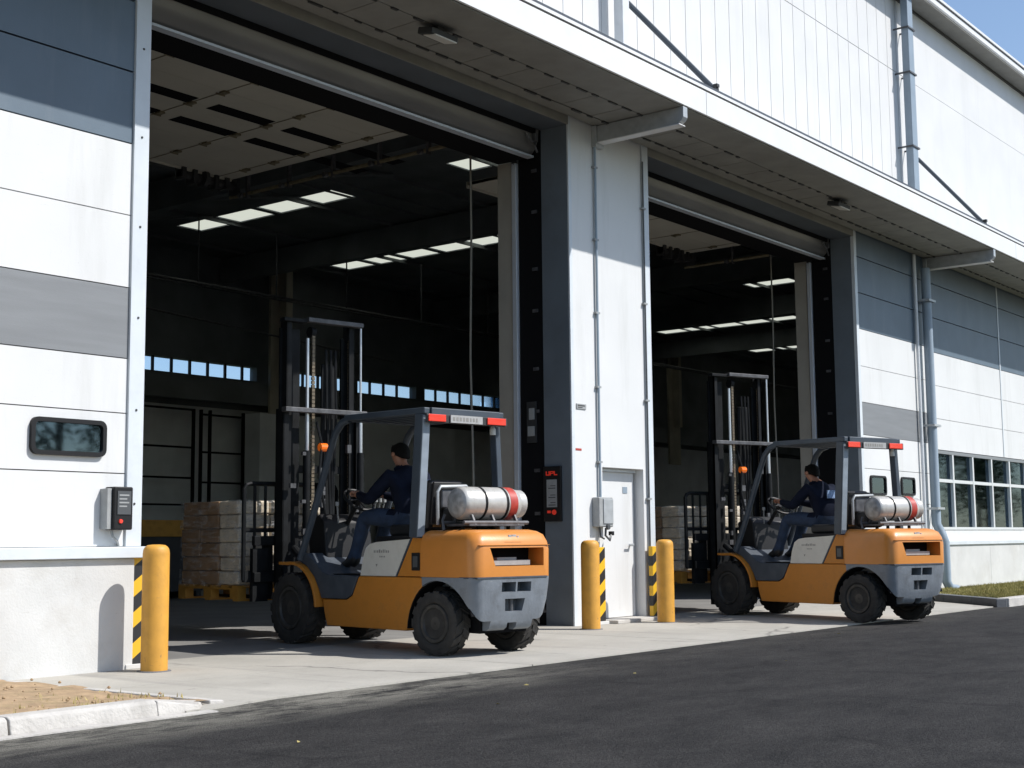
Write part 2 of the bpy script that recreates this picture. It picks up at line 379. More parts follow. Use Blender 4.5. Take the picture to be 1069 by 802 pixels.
# ------------------------------------------------------------------ mesh builder
class MB:
    def __init__(s): s.bm = bmesh.new()
    def box(s, x0, x1, y0, y1, z0, z1, rot=None):
        vs = [Vector((x, y, z)) for z in (z0, z1) for y in (y0, y1) for x in (x0, x1)]
        if rot:
            c = Vector(((x0 + x1) / 2, (y0 + y1) / 2, (z0 + z1) / 2)); vs = [c + rot @ (v - c) for v in vs]
        v = [s.bm.verts.new(p) for p in vs]
        for f in ((0, 2, 3, 1), (4, 5, 7, 6), (0, 1, 5, 4), (2, 6, 7, 3), (0, 4, 6, 2), (1, 3, 7, 5)):
            s.bm.faces.new([v[i] for i in f])
        return s
    def beam(s, a, b, w, h, upv=(0, 0, 1)):
        a, b = Vector(a), Vector(b); d = (b - a).normalized(); u = Vector(upv)
        if abs(d.dot(u)) > .99: u = Vector((1, 0, 0))
        sd_ = d.cross(u).normalized(); u = sd_.cross(d)
        v = [s.bm.verts.new(p + sd_ * i * w / 2 + u * j * h / 2) for p in (a, b) for i, j in ((-1, -1), (1, -1), (1, 1), (-1, 1))]
        for f in ((3, 2, 1, 0), (4, 5, 6, 7), (0, 1, 5, 4), (1, 2, 6, 5), (2, 3, 7, 6), (3, 0, 4, 7)):
            s.bm.faces.new([v[i] for i in f])
        return s
    def tube(s, pts, r, n=10, caps=True):
        pts = [Vector(p) for p in pts]; rings = []
        prev = None
        for i, p in enumerate(pts):
            d = (pts[min(i + 1, len(pts) - 1)] - pts[max(i - 1, 0)]).normalized()
            if prev is None:
                a = Vector((0, 0, 1)) if abs(d.z) < .9 else Vector((1, 0, 0))
            else: a = prev
            x = (a - d * a.dot(d)).normalized(); y = d.cross(x); prev = x
            rr = r[i] if isinstance(r, (list, tuple)) else r
            rings.append([s.bm.verts.new(p + (x * math.cos(2 * math.pi * k / n) + y * math.sin(2 * math.pi * k / n)) * rr) for k in range(n)])
        for A, B in zip(rings, rings[1:]):
            for k in range(n):
                s.bm.faces.new((A[k], A[(k + 1) % n], B[(k + 1) % n], B[k]))
        if caps:
            s.bm.faces.new(list(reversed(rings[0]))); s.bm.faces.new(rings[-1])
        return s
    def prism(s, pts, a, b, axis='y'):
        def P(p, t):
            return {'y': (p[0], t, p[1]), 'x': (t, p[0], p[1]), 'z': (p[0], p[1], t)}[axis]
        A = [s.bm.verts.new(P(p, a)) for p in pts]; B = [s.bm.verts.new(P(p, b)) for p in pts]
        n = len(pts)
        s.bm.faces.new(A); s.bm.faces.new(list(reversed(B)))
        for k in range(n):
            s.bm.faces.new((A[(k + 1) % n], A[k], B[k], B[(k + 1) % n]))
        return s
    def lathe(s, prof, axis='y', c=(0, 0, 0), n=32, full=True):
        rings = []
        for (t, r) in prof:
            ring = []
            for k in range(n):
                a = 2 * math.pi * k / n; u, v = r * math.cos(a), r * math.sin(a)
                q = {'y': (u, t, v), 'x': (t, u, v), 'z': (u, v, t)}[axis]
                ring.append(s.bm.verts.new(Vector(c) + Vector(q)))
            rings.append(ring)
        for A, B in zip(rings, rings[1:]):
            for k in range(n): s.bm.faces.new((A[k], A[(k + 1) % n], B[(k + 1) % n], B[k]))
        if full:
            s.bm.faces.new(list(reversed(rings[0]))); s.bm.faces.new(rings[-1])
        return s
    def loft(s, rings):
        R_ = [[s.bm.verts.new(p) for p in ring] for ring in rings]; n = len(R_[0])
        for A, B in zip(R_, R_[1:]):
            for k in range(n): s.bm.faces.new((A[k], A[(k + 1) % n], B[(k + 1) % n], B[k]))
        s.bm.faces.new(list(reversed(R_[0]))); s.bm.faces.new(R_[-1])
        return s
    def quad(s, *p):
        s.bm.faces.new([s.bm.verts.new(q) for q in p]); return s
    def mesh(s, name):
        bmesh.ops.recalc_face_normals(s.bm, faces=s.bm.faces)
        me = bpy.data.meshes.new(name); s.bm.to_mesh(me); s.bm.free(); return me
    def build(s, name, m, parent=None, bevel=0, seg=2, smooth=False, ang=35):
        me = s.mesh(name); o = bpy.data.objects.new(name, me); col.objects.link(o)
        if m: me.materials.append(m)
        if parent: o.parent = parent
        if bevel:
            bv = o.modifiers.new('bevel', 'BEVEL'); bv.width = bevel; bv.segments = seg; bv.limit_method = 'ANGLE'; bv.angle_limit = R(30)
            smooth = True
        if smooth:
            me.shade_smooth()
            me.set_sharp_from_angle(angle=R(ang)) if not bevel else None
            if bevel:
                bv.harden_normals = True
        return o

def tag(o, label=None, cat=None, group=None, kind=None):
    if label: o['label'] = label
    if cat: o['category'] = cat
    if group: o['group'] = group
    if kind: o['kind'] = kind
    return o
def empty(name, loc=(0, 0, 0), rz=0.0):
    o = bpy.data.objects.new(name, None); col.objects.link(o); o.location = loc; o.rotation_euler = (0, 0, rz)
    o.empty_display_size = 0.2
    return o
def merge(o, mb, m):
    # adds a surface pattern (clips, bolts) to the mesh of its own part
    me = mb.mesh('tmp'); bm = bmesh.new(); bm.from_mesh(o.data); n0 = len(bm.faces)
    bm.from_mesh(me); bm.faces.ensure_lookup_table()
    o.data.materials.append(m)
    for f in bm.faces[n0:]: f.material_index = len(o.data.materials) - 1
    bm.to_mesh(o.data); bm.free()
def kids(o): return [c for c in bpy.data.objects if c.parent == o]
def copy_tree(o, parent=None):
    c = o.copy(); col.objects.link(c); c.parent = parent
    for ch in kids(o): copy_tree(ch, c)
    return c
def boolean(o, cutters):
    for c in cutters:
        md = o.modifiers.new('cut', 'BOOLEAN'); md.operation = 'DIFFERENCE'; md.solver = 'EXACT'; md.object = c
    dg = bpy.context.evaluated_depsgraph_get(); dg.update()
    me = bpy.data.meshes.new_from_object(o.evaluated_get(dg))
    o.modifiers.clear(); o.data = me
    for c in cutters: bpy.data.objects.remove(c)
    return o

Y0 = 9.574
# ------------------------------------------------------------------ ground
mb = MB(); mb.quad((-400, -400, -0.02), (400, -400, -0.02), (400, 400, -0.02), (-400, 400, -0.02))
tag(mb.build('ground', M['soil']), kind='structure')
mb = MB(); mb.quad((-120, -60, 0.0), (400, -60, 0.0), (400, 6.98, 0.0), (-120, 6.98, 0.0))
tag(mb.build('asphalt_road', M['asphalt']), kind='structure')
# apron slabs with open joints
mb = MB()
# (polygon slabs) left edge of the apron flares to the kerb
xs = [6.0, 9.1, 12.2, 15.3, 18.4, 21.3]
for a, b in zip(xs, xs[1:]):
    a_, b_ = a + .006, b - .006
    if b == 21.3:
        for (y0, y1, bb0, bb1) in ((6.95, 8.3, 20.0, 21.2), (8.312, 9.95, 21.22, 22.2)):
            mb.prism([(a_, y0), (bb0, y0), (bb1, y1), (a_, y1)], -.05, .012, 'z')
    elif a == 6.0:
        mb.prism([(5.45, 6.79), (6.3, 6.93), (b_, 6.95), (b_, 8.3), (5.93, 8.3), (5.80, 7.3)], -.05, .012, 'z')
        mb.prism([(5.93, 8.312), (b_, 8.312), (b_, 9.95), (5.93, 9.95)], -.05, .012, 'z')
    else:
        mb.box(a_, b_, 6.95, 8.306, -.05, .012); mb.box(a_, b_, 8.312, 9.95, -.05, .012)
tag(mb.build('concrete_apron', M['concrete']), kind='structure')
mb = MB()
for i in range(-2, 12):
    for j in range(0, 5):
        x0 = 6 + i * 5.2; y0 = 9.956 + j * 4.2
        mb.box(x0 + .004, x0 + 5.196, y0 + .004, y0 + 4.196, -.05, .010)
tag(mb.build('warehouse_floor', M['floor']), kind='structure')

tag(MB().box(-40, 5.62, 6.70, 6.795, -.03, .008).build('gutter_strip', M['kerb']), kind='structure')
# left kerb and dirt bed
kb = empty('kerb', (0, 0, 0)); tag(kb, 'worn pale concrete kerb stones bordering the bare dirt strip', 'kerb')
x = 5.25; ks = []
while x > -6:
    L_ = 0.98
    mb = MB(); mb.prism([(6.80, -.05), (6.98, -.05), (6.98, .09), (6.965, .10), (6.84, .10), (6.815, .085), (6.80, 0.02)], x - L_ + .012, x, 'x')
    mb.build('kerb_stone', M['kerb'], kb, bevel=.012); x -= L_
mb = MB()
mb.loft([[(5.262, 6.80, -.05), (5.262, 6.98, -.05), (5.262, 6.98, .095), (5.262, 6.83, .095)],
         [(5.62, 6.84, -.05), (5.78, 7.05, -.05), (5.78, 7.05, .035), (5.60, 6.86, .035)]])
mb.build('kerb_stone', M['kerb'], kb, bevel=.01)
mb = MB(); mb.loft([[(5.80, 7.00, -.05), (5.90, 6.98, -.05), (5.90, 6.98, .03), (5.80, 7.00, .035)],
         [(5.84, 9.40, -.05), (5.92, 9.40, -.05), (5.92, 9.40, .02), (5.84, 9.40, .022)]])
mb.build('kerb_edging', M['kerb'], kb, bevel=.01)
mb = MB(); N = 40
g = [[None] * 24 for _ in range(N)]
for i in range(N):
    for j in range(24):
        X_ = -8 + 13.88 * i / (N - 1) ; Y_ = 6.975 + (9.6 - 6.975) * j / 23
        X_ = min(X_, 5.78 + .12 * (Y_ - 7.05) / 1.2)
        g[i][j] = mb.bm.verts.new((X_, Y_, (.045 if X_ < 5.6 else .02) + random.uniform(-.010, .014) + .012 * math.sin(X_ * 2.3) * math.sin(Y_ * 3)))
for i in range(N - 1):
    for j in range(23): mb.bm.faces.new((g[i][j], g[i + 1][j], g[i + 1][j + 1], g[i][j + 1]))
tag(mb.build('dirt_bed', M['dirt'], smooth=True, ang=180), kind='structure')
def grass(name, regs, n, m, label, hmin=.02, hmax=.07, z=.06):
    mb = MB()
    for _ in range(n):
        x0, x1, y0, y1 = random.choice(regs)
        x_, y_ = random.uniform(x0, x1), random.uniform(y0, y1)
        for q in range(3):
            a = random.uniform(0, 6.28); h = random.uniform(hmin, hmax); w = .004; le = random.uniform(0, .03)
            d = Vector((math.cos(a), math.sin(a), 0)); b = Vector((x_ + random.uniform(-.02, .02), y_ + random.uniform(-.02, .02), z))
            mb.bm.faces.new([mb.bm.verts.new(p) for p in (b - d * w, b + d * w, b + d.cross(Vector((0, 0, 1))) * le + Vector((0, 0, h)))])
    o = mb.build(name, m); tag(o, label, 'grass', kind='stuff'); return o
grass('dry_grass', [(3.0, 5.6, 6.99, 7.12), (4.8, 5.75, 7.1, 7.6), (4.2, 5.8, 7.2, 8.0)], 120, M['grassdry'], 'sparse dry grass tufts along the edge of the dirt strip', .012, .04, .045)

# right bed: kerb and lawn
kr = empty('kerb', (0, 0, 0)); tag(kr, 'kerb around the grass strip at the right, dark stretch then pale stones', 'kerb')
def kerbseg(a, b, w, h, m, par, nm='kerb_stone'):
    MB().beam((a[0], a[1], h / 2 - .02), (b[0], b[1], h / 2 - .02), w, h + .04).build(nm, m, par, bevel=.012)
kp = [(22.45, 9.42), (21.85, 8.75), (21.25, 8.08), (20.65, 7.42), (20.10, 6.86)]
for a, b in zip(kp, kp[1:]):
    kerbseg(a, b, .16, .12, M['kerbdark'], kr)
x = 20.2
while x < 45:
    kerbseg((x + .01, 6.88), (x + .99, 6.88), .18, .125, M['kerb'], kr); x += 1
mb = MB(); pts = [(20.25, 6.96), (60, 6.96), (60, 9.6), (22.5, 9.6)]
mb.prism(pts, -.05, .085, 'z')
tag(mb.build('lawn_ground', M['soil']), kind='structure')
grass('grass', [(20.6, 24, 7.0, 7.5), (21.3, 27, 7.4, 8.2), (22.2, 30, 8.1, 9.3), (24, 36, 7.1, 9.3)], 9000, M['grassm'],
      'short green grass strip between the plinth and the kerb at the right', .02, .06, .085)
grass('dry_grass', [(20.7, 24, 7.05, 7.6), (21.6, 27, 7.6, 8.4), (22.4, 30, 8.3, 9.3)], 4000, M['grassdry'],
      'yellowed dry blades mixed into the right grass strip', .02, .05, .085)

# ------------------------------------------------------------------ warehouse
W = empty('warehouse', (10, Y0, 0)); W.location = (0, 0, 0)
tag(W, 'white and grey panel warehouse with two tall open loading doors and a canopy', 'warehouse')
DX1, DX2, DX3, DX4 = 7.165, 13.345, 15.14, 21.56
HZ = 6.07; T = .40
def panels(name, m, x0, x1, zs, y=Y0, th=T, gap=None, par=None):
    gap = gap or (.016 if 'grey_wall_panel' in name else .009)
    mb = MB()
    for a, b in zip(zs, zs[1:]):
        mb.box(x0, x1, y, y + .06, a + gap / 2, b - gap / 2)
    o = mb.build(name, m, par or W)
    MB().box(x0 + .001, x1 - .001, y + .03, y + th, zs[0] + .001, zs[-1] - .001).build('wall_core', M['ink'], o)
    return o
# left wall
XL = -14.0
panels('grey_wall_panel', M['grey'], XL, 7.01, [4.40, 5.03, 5.66, 6.29])
panels('wall_panel', M['white'], XL, 7.01, [3.16, 3.78, 4.40])
panels('grey_wall_band', M['midgrey'], XL, 7.01, [2.56, 3.16])
panels('wall_panel', M['white'], XL, 7.01, [1.0, 1.60, 2.10, 2.56])
mb = MB(); mb.box(XL, 7.05, Y0 - .10, Y0 + T, -.05, .905); mb.build('plinth', M['plinth'], W, bevel=.01)
mb = MB(); mb.box(XL, 7.19, Y0 - .15, Y0 + .2, .907, 1.0); mb.build('sill', M['trim'], W, bevel=.008)
def cornertrim(x0, x1, z0=1.0, z1=6.2, nm='corner_trim'):
    mb = MB(); mb.box(x0, x1, Y0 - .025, Y0 + T + .004, z0, z1)
    o = mb.build(nm, M['trim'], W, bevel=.006)
    b = MB(); 
    z = z0 + .35
    while z < z1 - .2:
        b.lathe([(Y0 - .034, .009), (Y0 - .024, .012)], 'y', ((x0 + x1) / 2, 0, z), 8); z += .78
    merge(o, b, M['ink'])
cornertrim(7.012, DX1, 1.002)
mb = MB(); mb.box(7.052, DX1 - .02, Y0 - .02, Y0 + T, -.04, .905); mb.build('corner_trim', M['trim'], W, bevel=.005)
# pillar between the doors
pil = [(13.345, 13.90), (13.90, 14.93)]
mb = MB()
mb.box(13.41, 13.885, Y0, Y0 + .06, .0, 6.2)
mb.box(13.900, 13.985, Y0, Y0 + .06, .0, 6.2)
mb.box(13.985, 14.91, Y0, Y0 + .06, 1.905, 6.2)
mb.box(14.91, 14.985, Y0, Y0 + .06, .0, 6.2)
mb.box(13.36, 13.984, Y0 + .061, Y0 + T, 0, 6.2)
mb.box(13.985, 14.91, Y0 + .061, Y0 + T, 1.9, 6.2)
mb.box(14.911, 15.12, Y0 + .061, Y0 + T, 0, 6.2)
mb.build('pillar_panel', M['white'], W)
mb = MB(); mb.box(13.345, 13.408, Y0 - .012, Y0 + .012, 0, 6.2); mb.box(15.0, 15.14, Y0 - .02, Y0 + .04, 0.0, 6.2)
mb.build('corner_trim', M['trim'], W, bevel=.004)
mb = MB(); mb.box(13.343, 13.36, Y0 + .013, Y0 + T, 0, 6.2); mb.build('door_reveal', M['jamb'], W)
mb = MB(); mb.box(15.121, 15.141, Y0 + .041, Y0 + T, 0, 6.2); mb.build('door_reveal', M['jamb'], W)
# recessed staff door
sdo = MB().box(14.03, 14.87, Y0 + .13, Y0 + .17, .06, 1.86).build('staff_door', M['white'], W, bevel=.004)
MB().box(13.99, 14.028, Y0 + .09, Y0 + .17, .06, 1.895).box(14.03, 14.87, Y0 + .09, Y0 + .17, 1.862, 1.895).build('door_frame', M['trim'], sdo)
MB().lathe([(Y0 + .07, .016), (Y0 + .13, .016)], 'y', (14.76, 0, .95), 12).box(14.66, 14.775, Y0 + .065, Y0 + .08, .94, .965).build('handle', M['steelgrey'], sdo, bevel=.004)
MB().box(14.62, 14.72, Y0 + .124, Y0 + .129, 1.60, 1.68).build('door_plate', M['pipe'], sdo)
MB().box(13.985, 14.91, Y0 + .171, Y0 + T, 0, 1.9).build('door_backing', M['reveal'], sdo)
MB().box(13.95, 14.96, Y0 - .22, Y0 + .2, .01, .055).build('doorstep', M['kerb'], W, bevel=.01)
# conduits on the pillar, coloured darker to carry their shadow lines
def conduit(x, z0, z1, r=.016, y=Y0 - .03, clips=6, m='pipe'):
    c = MB().tube([(x, y, z0), (x, y, z1)], r, 10).build('conduit', M[m], W, smooth=True)
    for k in range(clips):
        z = z0 + (z1 - z0) * (k + .5) / clips
        MB().box(x - .04, x + .04, y - .014, Y0, z - .012, z + .012).build('clip', M['boxgrey'], c)
conduit(13.893, 1.5, 6.1, .017, clips=5)
conduit(14.993, 0.9, 5.95, .010, clips=4, m='boxdark')
# right wall section A
mb = MB(); mb.box(21.56, 21.66, Y0 - .02, Y0 + .04, 0.9, 6.2); mb.build('corner_trim', M['trim'], W, bevel=.005)
mb = MB(); mb.box(21.558, 21.575, Y0 + .041, Y0 + T, 0, 6.2); mb.build('door_reveal', M['jamb'], W)
for xa, xb in ((21.67, 24.55),):
    panels('grey_wall_panel', M['grey'], xa, xb, [4.51, 5.13, 5.75, 6.29])
    panels('wall_panel', M['white'], xa, xb, [3.27, 3.88, 4.51])
    panels('grey_wall_band', M['midgrey'], xa, xb, [2.72, 3.27])
    panels('wall_panel', M['white'], xa, xb, [.92, 1.6, 2.16, 2.72])
mb = MB(); mb.box(21.578, 21.669, Y0 + .05, Y0 + T, 0, 6.2); mb.build('wall_panel', M['white'], W)
# section B with window bands; ribbon window 24.80..33 z 1.14..2.62
xb0 = 24.57
for xa, xb in ((xb0, 28.62), (28.63, 33.2), (33.21, 60)):
    panels('grey_wall_panel', M['grey'], xa, xb, [4.44, 5.1, 5.75, 6.29])
    panels('wall_panel', M['white'], xa, xb, [2.62, 3.2, 3.82, 4.44])
mb = MB()
mb.box(xb0, 24.78, Y0, Y0 + T, .92, 2.61); mb.box(33.0, 60, Y0, Y0 + T, .92, 2.61); mb.box(24.79, 32.99, Y0, Y0 + T, .92, 1.13)
mb.build('wall_panel', M['white'], W)
mb = MB(); mb.box(28.60, 28.65, Y0 - .012, Y0 - .001, 2.63, 6.19); mb.build('cover_strip', M['trim'], W)
mb = MB()
x = 21.60
for xe in (27.2, 31.5, 36, 44, 60):
    mb.box(x, xe - .008, Y0 - .12, Y0 + T, -.05, .86); x = xe
mb.build('plinth', M['plinth'], W)
mb = MB(); mb.box(24.9, 60, Y0 - .15, Y0 - .005, .862, .93); mb.build('sill', M['trim'], W, bevel=.006)
# window
win = MB()
win.box(24.79, 24.85, Y0 - .01, Y0 + .12, 1.14, 2.61); win.box(32.93, 32.99, Y0 - .01, Y0 + .12, 1.14, 2.61)
win.box(24.85, 32.93, Y0 - .01, Y0 + .12, 1.14, 1.19)
xm = [25.72, 26.78, 27.84, 28.90, 29.96, 31.02, 32.0]
for k in xm: win.box(k - .035, k + .035, Y0 - .008, Y0 + .05, 1.191, 2.549)
xr = [24.851] + xm + [32.929]
for a, b in zip(xr, xr[1:]): win.box(a + .036, b - .036, Y0 - .004, Y0 + .048, 2.02, 2.08)
wf = win.build('window', M['winframe'], W)
MB().box(24.85, 32.93, Y0 - .01, Y0 + .12, 2.55, 2.61).build('window_head', M['winframedk'], wf)
for a, b in zip(xr, xr[1:]):
    MB().box(a + .03, b - .03, Y0 + .052, Y0 + .06, 1.19, 2.55).build('pane', M['glass'], wf)
bl = MB()
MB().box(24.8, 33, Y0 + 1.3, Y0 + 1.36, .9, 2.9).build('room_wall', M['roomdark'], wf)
MB().box(24.8, 33, Y0 + T + .002, Y0 + 1.3, .88, .92).box(24.8, 33, Y0 + T + .002, Y0 + 1.3, 2.65, 2.7).build('office_shelf', M['interior'], wf)
for xx, ww, hh in ((25.2, .5, .7), (26.1, .35, .9), (27.3, .5, .5), (28.3, .3, .8), (29.4, .6, .6)):
    MB().box(xx, xx + ww, Y0 + .6, Y0 + .9, .93, .93 + hh).build('cabinet', M['boxgrey'], wf)
# small right windows (A section)
def porthole(x0, x1, z0, z1, par, big=False):
    f = .035
    def rr(x0, x1, z0, z1, r, n=5):
        pts = []
        for cx_, cz_, a0 in ((x1 - r, z1 - r, 0), (x0 + r, z1 - r, 90), (x0 + r, z0 + r, 180), (x1 - r, z0 + r, 270)):
            for k in range(n): a = R(a0 + 90 * k / (n - 1)); pts.append((cx_ + r * math.cos(a), cz_ + r * math.sin(a)))
        return pts
    o = rr(x0, x1, z0, z1, .06); i = rr(x0 + f, x1 - f, z0 + f, z1 - f, .035)
    mb = MB(); n = len(o)
    V = {}
    for nm, P, y in (('of', o, Y0 - .035), ('ob', o, Y0 + .001), ('if', i, Y0 - .035), ('ib', i, Y0 - .004)):
        V[nm] = [mb.bm.verts.new((p[0], y, p[1])) for p in P]
    for k in range(n):
        k2 = (k + 1) % n
        for A, B in (('of', 'if'), ('ob', 'of'), ('if', 'ib')):
            mb.bm.faces.new((V[A][k], V[A][k2], V[B][k2], V[B][k]))
    fo = mb.build('small_window', M['gloss'], par)
    MB().prism(i, Y0 - .012, Y0 - .006, 'y').build('pane', M['glass'], fo)
    MB().prism(i, Y0 - .0055, Y0 - .002, 'y').build('pane_backing', M['roomdark'], fo)
porthole(6.11, 6.80, 1.725, 2.02, W)
porthole(21.88, 22.52, 1.72, 2.05, W)
porthole(23.18, 23.78, 1.74, 2.06, W)
# lintels
for nm, a, b in (('lintel', DX1 + .001, DX2 - .001), ('lintel', DX3 + .002, DX4 - .003)):
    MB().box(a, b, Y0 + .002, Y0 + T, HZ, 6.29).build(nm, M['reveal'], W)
    MB().box(a, b, Y0 - .02, Y0, HZ + .0, 6.19).build('head_trim', M['soffit'], W)
# inner frame, seals, tracks behind each opening
for xr_ in (DX2, DX4):
    dsl = MB().box(xr_ + .01, xr_ + .6, Y0 + T + .003, Y0 + T + .36, 0, 6.9).build('door_seal', M['black'], W)
    MB().box(xr_ - .03, xr_ + .03, 10.352, 10.42, 0, 5.72).build('door_track', M['silver'], W, bevel=.004)
    MB().tube([(xr_, 10.386, 5.70), (xr_, 10.42, 5.92), (xr_, 10.54, 6.1), (xr_, 10.75, 6.2)], .032, 8).build('track_bend', M['dark'], W, smooth=True)
    MB().box(xr_ - .005, xr_ + .35, 10.44, 10.66, 0, 5.75).build('inner_post', M['beige'], W)
    b = MB()
    for k in range(9):
        z = .6 + k * .62 + (.1 if k % 2 else 0); b.box(xr_ - .004, xr_ + .01, 10.05, 10.13, z, z + .04)
    merge(dsl, b, M['mastgrey'])
for xl_ in (DX1, DX3):
    MB().box(xl_ - .6, xl_ - .02, Y0 + T + .006, Y0 + T + .36, 0, 6.9).build('door_seal', M['black'], W)
# door equipment: hood + raised sectional door
def door(xa, xb, zz=6.42, yend=15.7, xe=None):
    xe = xe or xb
    d = MB()
    # curved hood plate
    prof = [(9.985, 6.30), (9.985, 6.06), (10.0, 5.93), (10.04, 5.84), (10.10, 5.775), (10.16, 5.762), (10.62, 5.762), (10.62, 6.30)]
    d.prism(prof, xa + .02, xb - .03, 'x')
    h = d.build('door_hood', M['hood'], W, smooth=True, ang=25)
    MB().box(xa + .02, xb - .03, 10.065, 10.16, 5.735, 5.761).build('hood_lip', M['silver'], h)
    MB().box(xa + .02, xb - .03, 10.161, 10.62, 5.745, 5.7615).build('rubber_seal', M['black'], h)
    MB().box(xa, xb - .1, Y0 + T + .003, 9.983, 6.0, 6.3).build('seal_strip', M['black'], h)
    o = MB()
    n_ = max(2, round((yend - 10.78) / .615))
    ys = [10.78 + (yend - 10.78) / n_ * k for k in range(n_ + 1)]
    for a, b in zip(ys, ys[1:]): o.box(xa + .05, xb - .06, a + .003, b - .003, zz, zz + .05)
    o.box(xa + .05, xb - .06, ys[0], ys[-1], zz + .006, zz + .045)
    dp = o.build('sectional_door', M['doorpanel'], W)
    x = xa + .30
    xh = []
    n = 5; w = 1.24
    for k in range(n):
        x0 = xb - .315 - (n - k) * w + w - .0
        for (yy) in (13.05, 13.79):
            if yy + .3 < yend and x0 + .25 > xa: MB().box(x0 + .27, x0 + w - .04, yy, yy + .25, zz - .004, zz + .002).build('door_window', M['black'], dp)
        if x0 > xa + .1: xh.append(x0)
    hg = MB()
    for x0 in xh:
        for y in ys[1:-1]:
            hg.box(x0 - .04, x0 + .04, y - .05, y + .05, zz - .025, zz - .001)
            hg.tube([(x0 - .06, y + .08, zz - .02), (x0 + .07, y + .08, zz - .02)], .012, 6)
        hg.box(x0 - .008, x0 + .008, ys[1], ys[-1], zz - .006, zz - .0012)
    merge(dp, hg, M['railyellow'])
    MB().box(xa + .05, xb - .06, ys[-1] + .001, ys[-1] + .03, zz - .03, zz + .06).build('edge_rail', M['doorpanel'], dp)
    t = MB()
    xt = xb + .08
    t.tube([(xt, 10.6, zz - .22), (xt, yend + .2, zz - .22)], .028, 8)
    t.build('door_rail', M['railyellow'], dp, smooth=True)
    for k in range(int((yend - 11) / .9) + 1):
        y = 11.0 + k * .9
        br = MB(); br.box(xt - .03, xt + .03, y - .02, y + .02, zz - .28, zz + .12); br.lathe([(xt - .09, .04), (xt - .03, .04)], 'x', (0, y + .1, zz - .24), 10); br.build('rail_bracket', M['mastgrey'], dp)
    sp = MB(); sp.tube([(xb - 1.0, yend + .05, zz - .09), (xb + .1, yend + .05, zz - .09)], .06, 10)
    for k in range(6): sp.box(xb - 1.0 + k * .2, xb - .93 + k * .2, yend - .04, yend + .14, zz - .17 - .04 * (k % 2), zz + .03)
    sp.lathe([(xb - .62, .13), (xb - .55, .13)], 'x', (0, yend + .02, zz - .09), 12)
    sp.build('door_operator', M['dark'], dp)
    ci = MB()
    for k in range(5): ci.box(xb - .45 + k * .08, xb - .40 + k * .08, 10.7, 10.85, 6.0 - .05 * (k % 3), 6.15)
    ci.tube([(xb - .6, 10.8, 6.1), (xb + .05, 10.8, 6.1)], .03, 8)
    ci.build('spring_shaft', M['mastgrey'], dp)
    lk = MB(); lk.tube([(xb - .05, 9.99, 6.0), (xb - .12, 9.98, 5.86), (xb - .06, 9.985, 5.78)], .014, 6)
    lk.box(xb - .16, xb - .10, 9.94, 9.984, 5.9, 6.0); lk.tube([(xb - .3, 9.97, 5.98), (xb - .26, 9.95, 5.9), (xb - .2, 9.95, 5.87)], .018, 6)
    lk.build('cable_loop', M['mastgrey'], dp)
door(DX1, DX2); door(DX3, DX4, 6.2, 12.7)

# canopy
CY = 8.25
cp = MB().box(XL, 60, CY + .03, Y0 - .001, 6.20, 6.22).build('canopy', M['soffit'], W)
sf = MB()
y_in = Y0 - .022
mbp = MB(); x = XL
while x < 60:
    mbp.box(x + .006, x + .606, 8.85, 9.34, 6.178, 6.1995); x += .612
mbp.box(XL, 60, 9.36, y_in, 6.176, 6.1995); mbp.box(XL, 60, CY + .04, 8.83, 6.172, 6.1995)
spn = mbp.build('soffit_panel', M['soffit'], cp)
rv = MB(); x = 2.0
while x < 40:
    for yy in (8.84, 9.35):
        if random.random() < .12: continue
        rv.box(x + random.uniform(-.02, .02), x + random.uniform(.04, .2), yy - random.uniform(.006, .02), yy + random.uniform(.006, .02), 6.158, 6.1765)
    x += .31
merge(spn, rv, M['ink'])
fa = MB()
x = XL
for xe in (2.1, 14.45, 25.9, 37.5, 49, 60):
    fa.box(x + .004, xe - .004, CY, CY + .03, 6.185, 6.485); x = xe
fa.build('fascia', M['fascia'], cp, bevel=.004)
MB().box(XL, 60, CY + .014, CY + .05, 6.4851, 6.503).build('fascia_joint', M['ink'], cp)
MB().box(XL, 60, CY - .012, CY + .05, 6.5035, 6.54).build('drip_edge', M['fascia'], cp)
MB().box(XL, 60, CY - .004, CY + .06, 6.5403, 6.575).build('flashing', M['stepgrey'], cp)
MB().prism([(CY + .061, 6.45), (Y0 - .001, 6.52), (Y0 - .001, 6.60), (CY + .061, 6.55)], XL, 60, 'x').build('canopy_roof', M['steelgrey'], cp)
MB().box(XL, 60, CY + .0305, CY + .06, 6.2205, 6.449).build('canopy_edge', M['soffit'], cp)
for bx in (13.95, 24.72):
    prof = [(9.56, 5.96), (8.38, 5.965), (8.29, 5.99), (8.255, 6.04), (8.255, 6.17), (9.56, 6.17)]
    k = MB(); k.prism(prof, bx - .05, bx + .05, 'x'); b = k.build('bracket', M['steelgrey'], cp, bevel=.008)
    merge(b, MB().box(bx - .07, bx + .07, 8.30, 9.5, 5.945, 5.962), M['fascia'])
    merge(b, MB().box(bx - .09, bx + .09, 9.50, Y0 - .0005, 5.9, 6.17), M['steelgrey'])
for ax, bx2 in ((14.72, 14.66), (24.32, 24.60), (2.6, 2.6), (36, 36.1)):
    t = MB().tube([(ax, CY + .04, 6.59), (bx2, Y0 - .02, 8.06)], .036, 10).build('tie_rod', M['frame'], cp, smooth=True)
    merge(t, MB().box(ax - .05, ax + .05, CY + .0, CY + .16, 6.576, 6.61).box(ax - .03, ax + .03, CY - .02, CY + .04, 6.61, 6.65), M['dark'])
